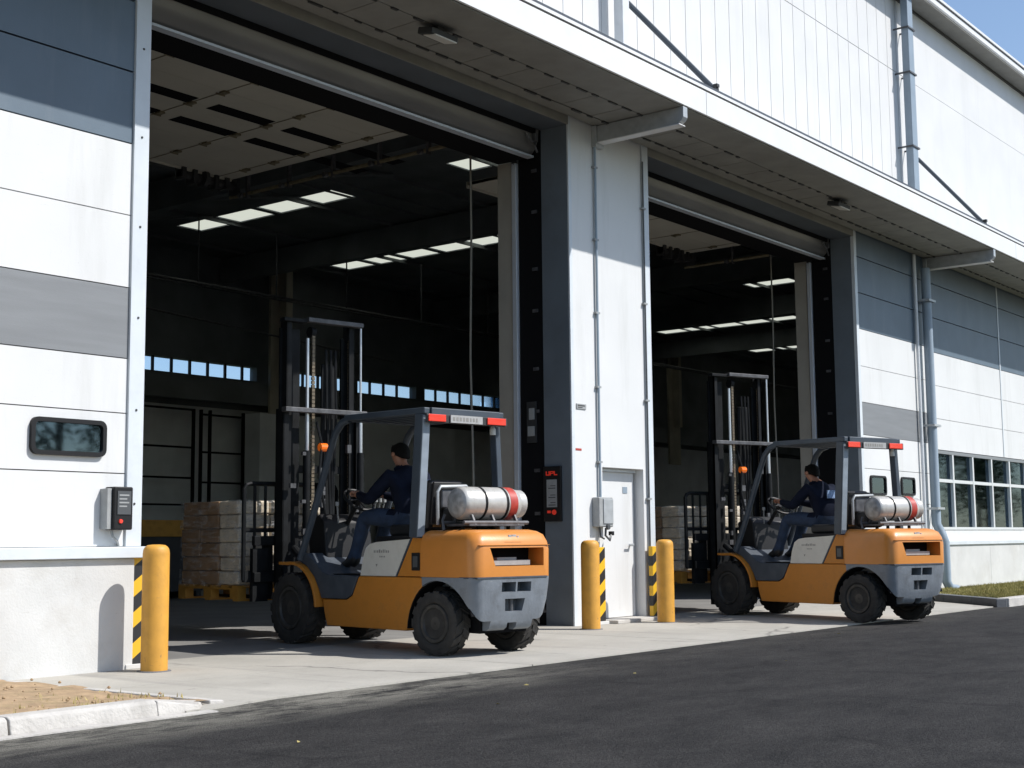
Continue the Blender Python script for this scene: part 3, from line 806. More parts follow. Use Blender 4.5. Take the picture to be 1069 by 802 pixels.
# upper wall: ribbed left of the pipe, plain right of it
mb = MB(); x = XL
while x < 24.1:
    mb.box(x + .007, min(x + .413, 24.1), Y0, Y0 + .03, 6.3, 9.515); mb.box(x + .007, min(x + .413, 24.1), Y0, Y0 + .03, 9.53, 10.995); x += .42
mb.box(XL, 24.1, Y0 + .022, Y0 + .3, 6.3, 10.995)
mb.build('upper_wall', M['whiterib'], W)
mb = MB(); mb.box(24.103, 60, Y0, Y0 + .3, 6.3, 9.513); mb.box(24.103, 60, Y0, Y0 + .3, 9.523, 10.995); mb.box(24.103, 60, Y0 + .01, Y0 + .25, 9.51, 9.53)
mb.build('upper_wall', M['whiterib'], W)
gt = MB().prism([(9.575, 10.999), (9.18, 10.999), (9.16, 11.03), (9.16, 11.13), (9.575, 11.13)], XL, 60, 'x').build('eaves', M['fascia'], W)
MB().box(XL, 60, 9.19, Y0 - .001, 10.975, 10.998).build('eaves_soffit', M['soffit'], gt)
MB().box(XL, 60, 9.165, 9.575, 11.131, 11.15).build('eaves_joint', M['ink'], gt)
MB().box(XL, 60, 9.13, 9.9, 11.1505, 11.20).build('roof_edge', M['fascia'], gt)
MB().box(XL, 60, Y0 - .03, Y0 - .0005, 10.93, 10.974).build('eaves_shade_strip', M['ink'], gt)  # solid dark strip painting the line of shade under the eaves
# drainpipes
def dpipe(x, z0, z1, y=9.28, lower=False):
    if not lower:
        o = MB().box(x - .12, x + .12, y - .07, y + .07, z0, z1).build('drainpipe', M['pipe'], None, bevel=.015)
    else:
        o = MB().tube([(x, 9.44, z1), (x, 9.44, 1.25), (x, 9.36, 1.08), (x, 9.30, .92), (x, 9.30, .22), (x + .04, 9.26, .1), (x + .22, 9.2, .07)], .085, 12).build('drainpipe', M['pipe'], None, smooth=True, ang=50)
    return o
p1 = dpipe(23.86, 6.62, 10.95, y=9.37); tag(p1, 'grey drainpipe clipped to the white upper wall beside the slanting tie rod', 'drainpipe')
for z in (8.06, 9.45, 10.3):
    c = MB(); c.box(23.70, 24.02, 9.28, 9.295, z, z + .03); c.box(23.70, 23.72, 9.296, Y0, z, z + .03); c.box(24.0, 24.02, 9.296, Y0, z, z + .03); c.build('clip', M['mastgrey'], p1)
p2 = dpipe(24.42, 0, 5.93, lower=True); tag(p2, 'tall grey drainpipe running down beside the right window to the grass', 'drainpipe')
for z in (5.3, 3.0, 1.5):
    c = MB(); c.box(24.28, 24.56, 9.33, 9.345, z, z + .04); c.box(24.26, 24.28, 9.33, Y0, z, z + .04); c.box(24.56, 24.58, 9.33, Y0, z, z + .04); c.build('clip', M['steelgrey'], p2)
MB().tube([(24.1, 9.52, 1.0), (24.1, 9.52, 6.15)], .03, 10).build('side_pipe', M['pipewhite'], p2, smooth=True)
p3 = MB().box(14.22, 14.38, 9.30, 9.44, 6.62, 10.95).build('drainpipe', M['pipewhite'], None, bevel=.015)
tag(p3, 'white drainpipe on the ribbed upper wall above the pillar between the doors', 'drainpipe')
MB().box(14.24, 14.36, 9.441, Y0, 7.2, 7.24).box(14.24, 14.36, 9.441, Y0, 9.2, 9.24).build('clip', M['steelgrey'], p3)

# roof with skylight openings and interior shell
rows = {9.5: [(28 - k * 2.2, 26.2 - k * 2.2) for k in range(7)], 22.1: [(27.75, 26.45), (26.25, 24.95), (24.75, 23.5), (23.3, 22.2), (18.75, 17.45)],  # leftmost row is out of view, added to brighten the interior
        28.2: [(28.5, 27.4), (27.2, 26.15), (25.95, 24.9), (24.7, 23.6), (23.4, 22.2), (21.9, 20.8)],
        38.8: [(20.8, 19.2), (18.9, 17.6)],
        45.5: [(28.3 - k * 1.2, 27.2 - k * 1.2) for k in range(7)],
        52.7: [(28.2, 27.2), (26.9, 25.9), (25.6, 24.5)]}
skl = []
rf = MB(); ZR = 9.0; edges = [XL]
for xc in rows: edges += [xc - .40, xc + .40]
edges.append(62)
for i in range(0, len(edges), 2): rf.box(edges[i], edges[i + 1], Y0 + .31, 30.3, ZR, ZR + .03)
for xc, sp in rows.items():
    y = 30.3
    for a, b in sorted(sp, reverse=True):
        rf.box(xc - .40, xc + .40, a, y, ZR, ZR + .03); y = b
        skl.append((xc - .40, xc + .40, b, a, ZR + .031, ZR + .035))
    rf.box(xc - .40, xc + .40, Y0 + .31, y, ZR, ZR + .03)
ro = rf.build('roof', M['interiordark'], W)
for q in skl: MB().box(*q).build('skylight', M['skylight'], ro)
# side and back walls
mb = MB(); mb.box(XL, XL + .3, Y0 + .41, 30.3, 0, ZR); mb.box(61.7, 62, Y0 + .41, 30.3, 0, ZR)
mb.build('end_wall', M['interior'], W)
wins = []
for a, b in ((22.2, 26.4), (27.02, 30.2), (30.5, 33.2), (33.62, 38.1), (38.6, 41), (43, 46)): wins.append((a, b))
mb = MB()
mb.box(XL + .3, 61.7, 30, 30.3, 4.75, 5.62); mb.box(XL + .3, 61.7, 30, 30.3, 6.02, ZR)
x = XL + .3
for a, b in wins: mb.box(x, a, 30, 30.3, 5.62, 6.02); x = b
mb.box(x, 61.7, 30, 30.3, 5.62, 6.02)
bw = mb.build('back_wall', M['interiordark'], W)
MB().box(XL + .3, 61.7, 30.0, 30.3, 0, 4.748).build('back_wall', M['interior'], W)
fr = MB()
for a, b in wins:
    x = a; 
    while x < b - .3:
        fr.box(x - .03, x + .03, 30.05, 30.12, 5.62, 6.02); x += .62
    MB().box(a, b, 30.16, 30.17, 5.62, 6.02).build('ribbon_window', M['clearglass'], bw)
merge(bw, fr, M['dark'])
MB().box(XL + .3, 61, 29.5, 29.999, 5.1, 5.35).box(XL + .3, 61, 29.3, 29.5, 4.85, 5.45).build('crane_beam', M['interiordark'], W)
for x in (26.2, 36.9, 47.5, 15.5): MB().box(x, x + .82, 29.2, 29.29, 4.0, ZR - .01).box(x + .3, x + .5, 28.9, 29.199, 5.5, ZR - .01).build('column', M['column'], W)
tr = MB()
for y in (12.6, 14.4, 16.5, 21.5, 22.25): tr.box(XL + .3, 61, y - .02, y + .02, 8.95, 8.994)
for x in (18.5, 25.0, 34.0, 40.5, 47.2): 
    tr.box(x - .09, x + .09, 10.5, 29.9, 8.25, 8.9 )
for y in (11.5, 13.5, 15.3, 17.9, 20.3, 23.4, 26.35, 28.9): tr.box(XL + .3, 61, y - .03, y + .03, 8.92, 8.995)
for x0 in (18.5, 34.0):
    for y in range(14, 29, 3): tr.tube([(x0, y, 8.3), (x0 + 3, y + .1, 8.95)], .03, 5)
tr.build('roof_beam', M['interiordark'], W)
pp = MB()
pp.tube([(12, 26, 7.22), (60, 26, 7.22)], .035, 6); pp.tube([(12, 28.5, 7.75), (60, 28.5, 7.75)], .03, 6); pp.tube([(12, 24, 6.35), (30, 28, 6.35)], .025, 6)
for x in (19, 21, 23.5, 26, 29, 32): pp.tube([(x, 26, 7.22), (x, 26, 8.9)], .02, 6)
pp.build('ceiling_pipe', M['mastgrey'], W)
# office partition (large pale box seen at the back)
MB().box(25.3, 33.5, 28.6, 29.2, 0, 4.55).build('partition', M['interior'], W)

# storage gate on the back wall
rg = empty('storage_rack', (22.5, 29, 0)); tag(rg, 'dark steel mesh storage rack standing against the rear wall', 'rack')
for x in (20.0, 23.35, 23.6, 23.9, 25.05):
    MB().box(x - .03 - 22.5, x + .03 - 22.5, -.04, .04, 0, 4.55).build('upright', M['black'], rg)
mb = MB()
for z in (.4, 1.2, 2.0, 2.7, 3.5, 4.5):
    mb.box(-2.46, .80, -.03, .03, z, z + .05); mb.box(1.10, 2.52, -.03, .03, z - .1, z - .05)
mb.build('rail', M['black'], rg)
MB().box(-1.5, -1.36, -.06, -.04, 4.2, 4.3).build('warning_lamp', M['redled'], rg)

# ------------------------------------------------------------------ fittings
def soffit_light(x, y, label):
    o = empty('soffit_light', (x, y, 6.17)); tag(o, label, 'light')
    MB().box(-.05, .05, -.04, .05, -.05, .0).build('mount', M['dark'], o)
    MB().box(-.2, .2, -.1, .1, -.12, -.05, Matrix.Rotation(R(12), 3, 'X')).build('housing', M['dark'], o, bevel=.012)
    MB().box(-.16, .16, -.115, .055, -.135, -.122, Matrix.Rotation(R(12), 3, 'X')).build('lens', M['cream'], o)
soffit_light(10.12, 8.84, 'square floodlight fixed under the canopy above the left loading door')
soffit_light(19.45, 8.84, 'small floodlight fixed under the canopy above the right loading door')

b1 = empty('wall_intercom', (6.90, Y0, 1.14)); tag(b1, 'black framed card reader with red light on the left white wall', 'card reader')
MB().box(-.13, -.085, -.10, 0, 0, .33).build('bracket', M['boxgrey'], b1, bevel=.005)
MB().box(-.084, .10, -.13, 0, -.005, .345).build('housing', M['gloss'], b1, bevel=.012)
MB().box(-.055, .075, -.137, -.131, .12, .31).build('screen', M['boxdark'], b1)
for k in range(4): MB().box(-.04, .055 - .02 * (k % 2), -.1385, -.1375, .27 - k * .03, .282 - k * .03).build('print_line', M['boxgrey'], b1)
MB().lathe([(-.142, .016), (-.131, .018)], 'y', (-.02, 0, .065), 12).build('red_light', M['redled'], b1)
MB().tube([(-.05, -.05, -.005), (-.04, -.06, -.06), (.02, -.04, -.10), (.05, -.01, -.13)], .012, 6).build('cable', M['boxgrey'], b1)
b2 = empty('junction_box', (DX1, Y0 + .12, 1.2)); tag(b2, 'white rounded button box on the inner edge of the left door jamb', 'button box')
MB().box(0, .06, -.06, .06, 0, .22).build('housing', M['trim'], b2, bevel=.02, seg=3)
MB().box(.061, .066, -.03, .03, .06, .16).build('button', M['boxdark'], b2)
b3 = empty('meter_box', (13.88, Y0, 1.17)); tag(b3, 'grey electrical box with hanging plug beside the staff door', 'electrical box')
MB().box(-.13, .17, -.11, 0, 0, .36).build('housing', M['boxgrey'], b3, bevel=.015)
MB().box(-.05, .155, -.122, -.111, .04, .34).build('lid', M['steelgrey'], b3, bevel=.01)
MB().lathe([(-.14, .03), (-.112, .035)], 'y', (.03, 0, .0), 12).build('socket', M['boxdark'], b3)
MB().tube([(.03, -.09, -.01), (.02, -.09, -.10), (.10, -.1, -.16), (.15, -.08, -.10), (.19, -.06, -.07)], .014, 6).tube([(-.03, -.04, -.0), (-.02, -.05, -.12), (.05, -.05, -.14)], .012, 6).build('cable', M['boxdark'], b3)
MB().box(.155, .215, -.09, -.04, -.10, -.05).build('plug', M['gloss'], b3, bevel=.006)
b4 = empty('control_panel', (DX2 - .004, 9.845, 1.24)); tag(b4, 'black door control panel with red lettering on the dark reveal', 'control panel')
MB().box(-.03, .004, -.13, .13, 0, .66).build('housing', M['gloss'], b4, bevel=.006)
MB().box(-.036, -.031, -.075, .075, .17, .50).build('label_plate', M['boxgrey'], b4)
for k, (a, c_) in enumerate(((.19, .26), (.28, .37), (.39, .48))): MB().box(-.0375, -.0365, -.055, .05, a, a + .012).box(-.0375, -.0365, -.055, .02, a + .03, a + .04).build('print_line', M['boxdark'], b4)
# red lettering, a row of segment characters
g = MB()
def seg(y, z, w, h): g.box(-.036, -.031, y - w, y, z, z + h)
seg(.085, .55, .012, .05); seg(.073, .55, .03, .012); seg(.043, .55, .012, .05)
seg(.025, .55, .012, .05); seg(.013, .59, .03, .010); seg(.013, .57, .03, .010); seg(-.017, .57, .012, .03)
seg(-.035, .55, .012, .05); seg(-.047, .55, .035, .012)
g.build('red_lettering', M['redled'], b4)
MB().lathe([(-.042, .028), (-.031, .032)], 'x', (0, -.03, .11), 14).box(-.036, -.031, .02, .07, .10, .13).build('red_light', M['redled'], b4)
b5 = empty('door_button', (DX3 + .0, Y0 + .10, 1.2)); tag(b5, 'blue grey door button box on the left jamb of the right loading door', 'button box')
MB().box(.002, .07, -.06, .06, 0, .27).build('housing', M['pipe'], b5, bevel=.02, seg=3)
MB().box(.0705, .076, -.03, .03, .06, .2).build('button', M['boxdark'], b5)
b6 = empty('name_plate', (13.55, Y0, 2.585)); tag(b6, 'small grey plate screwed high on the white pillar', 'plate')
MB().box(-.10, .10, -.012, 0, 0, .065).build('plate', M['boxgrey'], b6, bevel=.003)
MB().box(-.08, .07, -.0135, -.0122, .035, .05).box(-.08, .02, -.0135, -.0122, .015, .025).build('print_line', M['ink'], b6)
b7 = MB().box(13.43, 13.55, Y0 - .004, Y0, 2.085, 2.11).build('red_sticker', M['red']); tag(b7, 'tiny red sticker on the white pillar below the grey plate', 'sticker')
b8 = empty('wall_switch', (DX2 + .008, 10.16, 2.2)); tag(b8, 'worn metal latch box inside the dark track of the left door', 'latch box')
MB().box(-.02, .05, -.07, .07, 0, .5).build('housing', M['dark'], b8)
MB().box(-.03, -.021, -.05, .05, .08, .2).box(-.03, -.021, -.05, .03, .28, .42).build('contact', M['boxgrey'], b8)
# pull ropes
for (x, y, lab) in ((13.15, 10.95, 'long pull rope hanging inside the left loading door'), (21.35, 11.0, 'long pull rope hanging inside the right loading door')):
    o = MB().tube([(x, y, 6.15), (x + .01, y, 4.8), (x - .01, y + .01, 3.3), (x + .02, y, 2.0), (x + .03, y, 1.3)], .014, 6).build('pull_rope', M['rope'], smooth=True)
    tag(o, lab, 'rope')

# bollards and striped guards
def bollard():
    o = empty('bollard')
    prof = [(.0, .106), (.93, .106), (.965, .102), (.985, .09), (1.0, .07), (1.005, .03)]
    MB().lathe(prof, 'z', n=40).build('post', M['yellow'], o, smooth=True, ang=50)
    MB().lathe([(.002, .135), (.008, .133), (.010, .107)], 'z', n=28).build('base_ring', M['kerbdark'], o)
    return o
bo = bollard(); bo.location = (7.015, 9.15, .01)
labs = ['yellow bollard standing alone at the left wall corner, nearest the dirt strip',
        'yellow bollard in front of the pillar under the grey electrical box',
        'yellow bollard right of the staff door at the right loading door']
tag(bo, labs[0], 'bollard', 'yellow bollards guarding the door corners')
for (p, l) in (((12.99, 9.08, .01), labs[1]), ((14.51, 9.03, .01), labs[2])):
    c = copy_tree(bo); c.location = p; c['label'] = l
def guard(x, y, label, w=.17):
    o = empty('striped_guard', (x, y, .0)); tag(o, label, 'guard post', 'black and yellow striped guards behind the bollards')
    MB().box(-w / 2, w / 2, -.03, .03, .05, .93).build('striped_plate', M['stripes'], o, bevel=.006)
    MB().box(-w / 2 - .04, w / 2 + .04, -.05, .05, .011, .05).build('foot', M['plinth'], o, bevel=.006)
guard(7.10, 9.51, 'black and yellow striped guard plate at the left wall corner')
guard(13.78, 9.50, 'black and yellow striped guard plate half hidden left of the staff door', .17)
guard(15.02, 9.50, 'black and yellow striped guard plate at the right edge of the pillar', .19)

# ------------------------------------------------------------------ forklift
def wheel(name, par, x, y, r, w, nl, steer=0):
    o = empty(name, (x, y, r)); o.parent = par; o.rotation_euler = (0, 0, steer)
    t = MB(); hw = w / 2; ri = r * .60
    prof = [(-hw * .75, ri), (-hw * .98, ri + .02), (-hw, r * .80), (-hw * .93, r * .92), (-hw * .85, r * .955), (hw * .85, r * .955), (hw * .93, r * .92), (hw, r * .80), (hw * .98, ri + .02), (hw * .75, ri)]
    t.lathe(prof, 'y', n=40)
    for k in range(nl):
        for sgn in (-1, 1):
            a = 2 * math.pi * (k + (.5 if sgn > 0 else 0)) / nl
            c, s_ = math.cos(a), math.sin(a); da = math.pi / nl * .62
            def P(aa, yy, rr): return Vector((math.cos(aa) * rr, yy, math.sin(aa) * rr))
            skew = .5 * math.pi / nl
            for ya, yb, s0, s1 in ((.02, .55, 0, .5), (.55, .94, .5, 1)):
                ra, rb = r * .93, (r if yb < .9 else r * .995)
                vs = []
                for yy, sk_ in ((ya, s0), (yb, s1)):
                    for rr in (ra, rb):
                        for e in (-1, 1): vs.append(t.bm.verts.new(P(a + skew * sk_ * 2 + e * da, sgn * hw * yy, rr)))
                for f in ((0, 1, 3, 2), (4, 6, 7, 5), (2, 3, 7, 6), (0, 4, 5, 1), (0, 2, 6, 4), (1, 5, 7, 3)): t.bm.faces.new([vs[i] for i in f])
    t.build('tyre', M['tyre'], o)
    q = MB(); sgn = 1
    for s_ in (1, -1):
        prof = [(s_ * hw * .80, ri + .004), (s_ * hw * .95, ri - .005), (s_ * hw * .92, ri - .03), (s_ * hw * .55, ri - .05), (s_ * hw * .5, r * .30), (s_ * hw * .72, r * .26), (s_ * hw * .78, r * .14), (s_ * hw * .78, .01)]
        q.lathe(prof, 'y', n=28, full=False)
        for k in range(6):
            a = k * math.pi / 3; q.lathe([(s_ * hw * .5, .013), (s_ * hw * .62, .013), (s_ * hw * .63, .002)], 'y', (math.cos(a) * r * .40, 0, math.sin(a) * r * .40), 6)
    q.build('rim', M['rim'], o, smooth=True)
    return o

def arc(cx_, cz_, r, a0, a1, n):
    return [(cx_ + r * math.cos(R(a0 + (a1 - a0) * k / (n - 1))), cz_ + r * math.sin(R(a0 + (a1 - a0) * k / (n - 1)))) for k in range(n)]

def rrect(x0, x1, y0, y1, r, z, n=6, rb=None):
    rb = r if rb is None else rb     # rb: radius at the front (x1) corners
    pts = []
    for cx_, cy_, a0, rr in ((x1 - rb, y1 - rb, 0, rb), (x0 + r, y1 - r, 90, r), (x0 + r, y0 + r, 180, r), (x1 - rb, y0 + rb, 270, rb)):
        for k in range(n):
            a = R(a0 + 90 * k / (n - 1)); pts.append((cx_ + rr * math.cos(a), cy_ + rr * math.sin(a), z))
    return pts

def forklift():
    F = empty('forklift')
    YS = .50
    # body side profile
    body = [(.50, .20), (1.77, .20)] + [(1.82, .33), (1.845, .455), (1.44, .46), (1.35, .50), (1.24, .685), (.26, .685)] + arc(.02, .20, .47, 60, 0, 8)[:-1]
    b = MB().prism(body, -YS, YS, 'y').build('body', M['orangeside'], F, bevel=.012)
    MB().box(.12, 2.45, -.34, .34, .24, .60).box(-.25, .35, -.22, .22, .3, .6).build('axle_housing', M['mastblack'], b)
    # front mudguard: thin orange arc
    for s in (1, -1):
        outer = arc(2.33, .36, .455, 178, 82, 14) + [(2.55, .815)]
        inner = [(2.55, .785)] + list(reversed(arc(2.33, .36, .425, 178, 82, 14)))
        y0, y1 = (.30, .57) if s > 0 else (-.57, -.30)
        MB().prism(outer + inner, y0, y1, 'y').build('mudguard', M['orangeside'], F, bevel=.006)
    # dark step and cowl
    st = [(1.245, .687), (1.355, .503), (1.445, .464), (1.86, .462), (1.91, .56), (1.99, .67), (2.12, .77), (2.28, .83), (2.28, .90), (2.12, .90), (1.95, .80), (1.84, .72), (1.72, .69)]
    MB().prism(st, -YS - .01, YS + .01, 'y').build('step', M['stepgrey'], F, bevel=.01)
    MB().box(1.2, 2.2, -.44, .44, .66, .70).build('floor_plate', M['mastblack'], F)
    MB().prism([(2.02, .70), (2.34, .70), (2.42, 1.22), (2.20, 1.30), (2.10, 1.22)], -.34, .30, 'y').build('dashboard', M['gloss'], F, bevel=.03)
    # engine cover
    MB().prism([(.27, .688), (.66, .688), (.435, 1.03), (.40, 1.06), (.27, 1.06)], -.485, .485, 'y').build('rear_cover', M['orangeside'], F, bevel=.012)
    ec = [(.672, .690), (1.235, .690), (1.20, .84), (1.15, .95), (1.08, .99), (.98, 1.005), (.45, 1.03)]
    spl = MB().prism(ec, -.482, .482, 'y').build('side_panel', M['cream'], F, bevel=.012)
    MB().prism([(.65, .692), (.672, .692), (.452, 1.035), (.425, 1.035)], -.49, .49, 'y').build('seal_strip', M['frame'], F)
    MB().box(.5, 1.1, -.40, .40, 1.0, 1.06).build('seat_base', M['gloss'], F, bevel=.02)
    # faint lettering on the cream panel, unreadable in the picture
    lt = MB(); xx = 1.02
    for k in range(9):
        w = random.choice((.016, .022, .012)); lt.box(xx - w, xx, .4825, .4835, .905, .905 + random.choice((.022, .03))); xx -= w + .012
    xx = .93
    for k in range(4): lt.box(xx - .014, xx, .4825, .4835, .862, .876); xx -= .024
    lt.prism([(.96, .80), (.99, .80), (.975, .775)], .4825, .484, 'y'); merge(spl, lt, M['inkgrey'])
    v = MB().box(.31, .43, .484, .495, .745, .905).build('side_vent', M['gloss'], F, bevel=.012)
    MB().box(.335, .405, .4955, .498, .775, .875).build('vent_slot', M['boxdark'], v)
    # counterweight, upper orange
    r_ = []
    Yl, Yr = .53, -.50
    for z, dx, dy, r in ((.690, .0, .0, .12), (.93, -.004, .0, .12), (1.0, .01, .008, .12), (1.06, .04, .03, .12), (1.09, .085, .07, .12), (1.105, .15, .13, .10)):
        r_.append(rrect(-.50 + dx, .26, Yr + dy, Yl - dy, r, z, rb=.012))
    cw = MB().loft(r_).build('counterweight', M['orange'], F, smooth=True, ang=45)
    cut = MB().prism([(.34, .945), (-.36, .945), (-.36, .785), (.27, .785)], -.70, -.28, 'x').build('cutter', None)
    boolean(cw, [cut]); cw.data.shade_smooth(); cw.data.set_sharp_from_angle(angle=R(40))
    MB().box(-.30, -.276, -.37, .35, .78, .95).build('slot_back', M['black'], cw)
    MB().box(-.42, -.31, -.26, .24, .792, .835).box(-.40, -.33, -.1, .15, .836, .86).build('radiator_bar', M['boxgrey'], cw)
    MB().box(-.4985, -.4965, -.08, .14, 1.0, 1.001).build('emblem_backing', M['orange'], cw)
    e = MB()
    e.box(-.47, -.462, -.03, .02, 1.035, 1.06).box(-.472, -.464, .03, .07, 1.03, 1.058).box(-.474, -.466, -.06, -.04, 1.03, 1.05)
    e.build('emblem', M['plate'], cw)
    MB().box(-.506, -.20, -.44, .47, .966, .970).build('groove', M['orangeside'], cw)
    # lower grey casting
    r_ = []
    for z, dx, dy, r in ((.225, .13, .10, .08), (.25, .09, .07, .10), (.36, .05, .035, .12), (.48, .025, .012, .12), (.60, .01, .0, .12), (.688, .0, -.003, .12)):
        r_.append(rrect(-.50 + dx, .24, Yr + dy, Yl - dy, r, z, rb=.012))
    lc = MB().loft(r_).build('bumper', M['cwgrey'], F, smooth=True, ang=45)
    cuts = [MB().lathe([(-.8, .47), (-.27, .47)], 'y', (.02, 0, .19), 36).build('cutter', None),
            MB().lathe([(.27, .47), (.8, .47)], 'y', (.02, 0, .19), 36).build('cutter', None),
            MB().box(-.8, -.34, -.20, -.02, .56, .645).build('cutter', None), MB().box(-.8, -.34, .0, .18, .56, .645).build('cutter', None),
            MB().prism([(-.13, .50), (.13, .50), (.11, .39), (-.11, .39)], -.8, -.36, 'x').build('cutter', None),
            MB().box(-.8, -.30, -.07, .05, .15, .29).build('cutter', None)]
    boolean(lc, cuts); lc.data.shade_smooth(); lc.data.set_sharp_from_angle(angle=R(40))
    MB().box(-.335, -.33, -.3, .3, .3, .64).build('bumper_back', M['black'], lc)
    MB().lathe([(.36, .022), (.52, .022)], 'z', (-.42, .0, 0), 12).build('tow_pin', M['mastgrey'], lc)
    MB().prism([(-.505, .50), (-.505, -.40), (-.42, -.485), (.28, -.485), (.28, .505), (-.40, .535), (-.47, .50)], .680, .694, 'z').build('seam_band', M['stepgrey'], F)
    # wheel arch liner (dark) behind rear wheel
    MB().box(-.32, .45, -.30, .30, .20, .58).build('arch_liner', M['black'], F)
    for y0, y1 in ((.275, .497), (-.47, -.275)):
        MB().prism(arc(.02, .20, .4695, 160, 3, 24) + list(reversed(arc(.02, .20, .455, 160, 3, 24))), y0, y1, 'y').build('arch_liner', M['black'], F)
    # wheels
    wheel('rear_wheel', F, .05, .455, .285, .21, 15, R(7)); wheel('rear_wheel', F, .05, -.455, .285, .21, 15, R(7))
    wheel('front_wheel', F, 2.35, .44, .355, .27, 18); wheel('front_wheel', F, 2.35, -.44, .355, .27, 18)
    # overhead guard
    G = empty('overhead_guard'); G.parent = F
    for s, yy in ((1, .52), (-1, -.46)):
        MB().beam((.33, yy, 1.04), (.235, yy - .0, 2.16), .09, .12, (1, 0, 0)).build('rear_post', M['frame'], G, bevel=.012) if s > 0 else \
        MB().beam((.20, yy, 1.04), (.24, yy + .02, 2.16), .07, .09, (1, 0, 0)).build('rear_post', M['frame'], G, bevel=.012)
        if s > 0: MB().beam((.262, yy - .001, 1.05), (.172, yy - .001, 2.12), .085, .010, (1, 0, 0)).build('post_edge', M['framelight'], G)
        MB().tube([(2.22, yy, .84), (2.02, yy, 1.22), (1.70, yy, 1.90), (1.60, yy, 2.08), (1.50, yy, 2.165), (1.38, yy, 2.195)], .038, 10).build('front_post', M['frame'], G, smooth=True)
        MB().beam((.16, yy, 2.185), (1.42, yy, 2.205), .075, .06).build('roof_rail', M['frame'], G, bevel=.012)
    MB().box(1.36, 1.44, -.42, .48, 2.17, 2.225).build('roof_crossbar', M['frame'], G, bevel=.01)
    MB().box(.14, .23, -.42, .48, 2.15, 2.215).build('roof_crossbar', M['frame'], G, bevel=.01)
    for k in range(7):
        y = -.34 + k * .125
        MB().box(.23, 1.36, y - .022, y + .022, 2.17, 2.215).build('roof_bar', M['frame'], G)
    MB().box(.235, 1.355, -.40, .46, 2.217, 2.2205).build('roof_sheet', M['framelight'], G)
    MB().box(.115, .139, -.50, .565, 2.075, 2.155).build('lamp_bar', M['dark'], G, bevel=.006)
    MB().box(.10, .114, .33, .55, 2.085, 2.15).build('tail_lamp', M['redlens'], G, bevel=.006)
    MB().box(.10, .114, -.47, -.22, 2.085, 2.15).build('tail_lamp', M['redlens'], G, bevel=.006)
    pl = MB().box(.10, .114, -.15, .27, 2.082, 2.152).build('plate', M['plate'], G, bevel=.003)
    q = MB(); yy = .24
    for k in range(8):
        w = random.choice((.02, .03, .025)); q.box(.0982, .0992, yy - w, yy, 2.10, 2.135); yy -= w + .018
    merge(pl, q, M['inkgrey'])
    MB().lathe([(.0, .03), (.05, .03), (.08, .018)], 'z', (.0, 0, 0), 10).build('work_lamp', M['cream'], G).location = (.2, -.38, 2.0)
    # LPG tank
    tk = empty('gas_tank', (-.07, -.02, 1.345)); tk.parent = F
    pr = [(.41, .02), (.40, .09), (.375, .13), (.33, .148), (-.30, .148), (-.36, .13), (-.385, .09), (-.39, .03)]
    MB().lathe(pr, 'y', n=32).build('cylinder', M['tank'], tk, smooth=True, ang=60)
    MB().lathe([(.412, .02), (.403, .088), (.385, .120), (.372, .134)], 'y', n=32, full=True).build('end_cap', M['tankend'], tk, smooth=True)
    for y in (.12, -.16): MB().lathe([(y - .014, .152), (y + .014, .152), (y + .014, .145), (y - .014, .145)], 'y', n=32, full=False).build('strap', M['mastblack'], tk)
    MB().lathe([(-.195, .150), (-.295, .150)], 'y', n=32, full=False).build('red_band', M['red'], tk, smooth=True)
    MB().lathe([(-.30, .128), (-.44, .128), (-.44, .118), (-.30, .118)], 'y', n=28, full=False).build('valve_guard', M['tank'], tk, smooth=True)
    MB().box(-.03, .03, -.46, -.38, -.02, .05).build('valve', M['red'], tk, bevel=.01)
    cd = MB()
    cd.box(-.16, .16, -.36, .36, -.205, -.185)
    for y in (.28, .02, -.28):
        for s in (1, -1): cd.beam((s * .15, y, -.2), (s * .10, y, -.11), .03, .02, (0, 1, 0))
    for s in (1, -1): cd.tube([(s * .145, .42, -.175), (s * .145, -.42, -.175)], .018, 8)
    cd.tube([(.1, .45, -.24), (.14, .43, -.15), (.14, .40, -.10)], .014, 6)
    cd.build('cradle', M['mastgrey'], tk)
    for y in (.3, .1, -.1, -.3): MB().tube([(0, y, -.24), (0, y, -.19)], .02, 8).build('cradle_foot', M['mastblack'], tk)
    # seat with grey back shell and grab hoop
    se = empty('seat', (.82, -.02, 1.06)); se.parent = F
    MB().box(-.22, .30, -.23, .23, 0, .11).build('cushion', M['seatblack'], se, bevel=.035, seg=3)
    MB().box(-.31, -.22, -.22, .22, .05, .52, Matrix.Rotation(R(-7), 3, 'Y')).build('backrest', M['seatblack'], se, bevel=.035, seg=3)
    MB().box(-.345, -.318, -.20, .20, .10, .50, Matrix.Rotation(R(-7), 3, 'Y')).build('back_shell', M['seatblack'], se, bevel=.01)
    MB().tube([(-.42, .20, .1), (-.44, .22, .40), (-.44, .18, .45), (-.44, -.16, .46), (-.44, -.20, .42), (-.42, -.2, .1)], .017, 8).build('grab_hoop', M['steelgrey'], se, smooth=True)
    MB().box(-.43, -.39, -.16, .15, .25, .43).build('hood_panel', M['mastgrey'], se, bevel=.018)
    MB().box(-.62, -.40, -.18, .16, .06, .26).build('air_cleaner', M['gloss'], se, bevel=.06, seg=3)
    MB().box(-.315, -.30, .06, .16, .08, .30).build('seat_label', M['rustseat'], se)
    # steering
    sw = empty('steering_wheel', (1.90, -.02, 1.43)); sw.parent = F; sw.rotation_euler = (0, R(-38), 0)
    ring = [(.17 * math.cos(a * math.pi / 12), .17 * math.sin(a * math.pi / 12), 0) for a in range(25)]
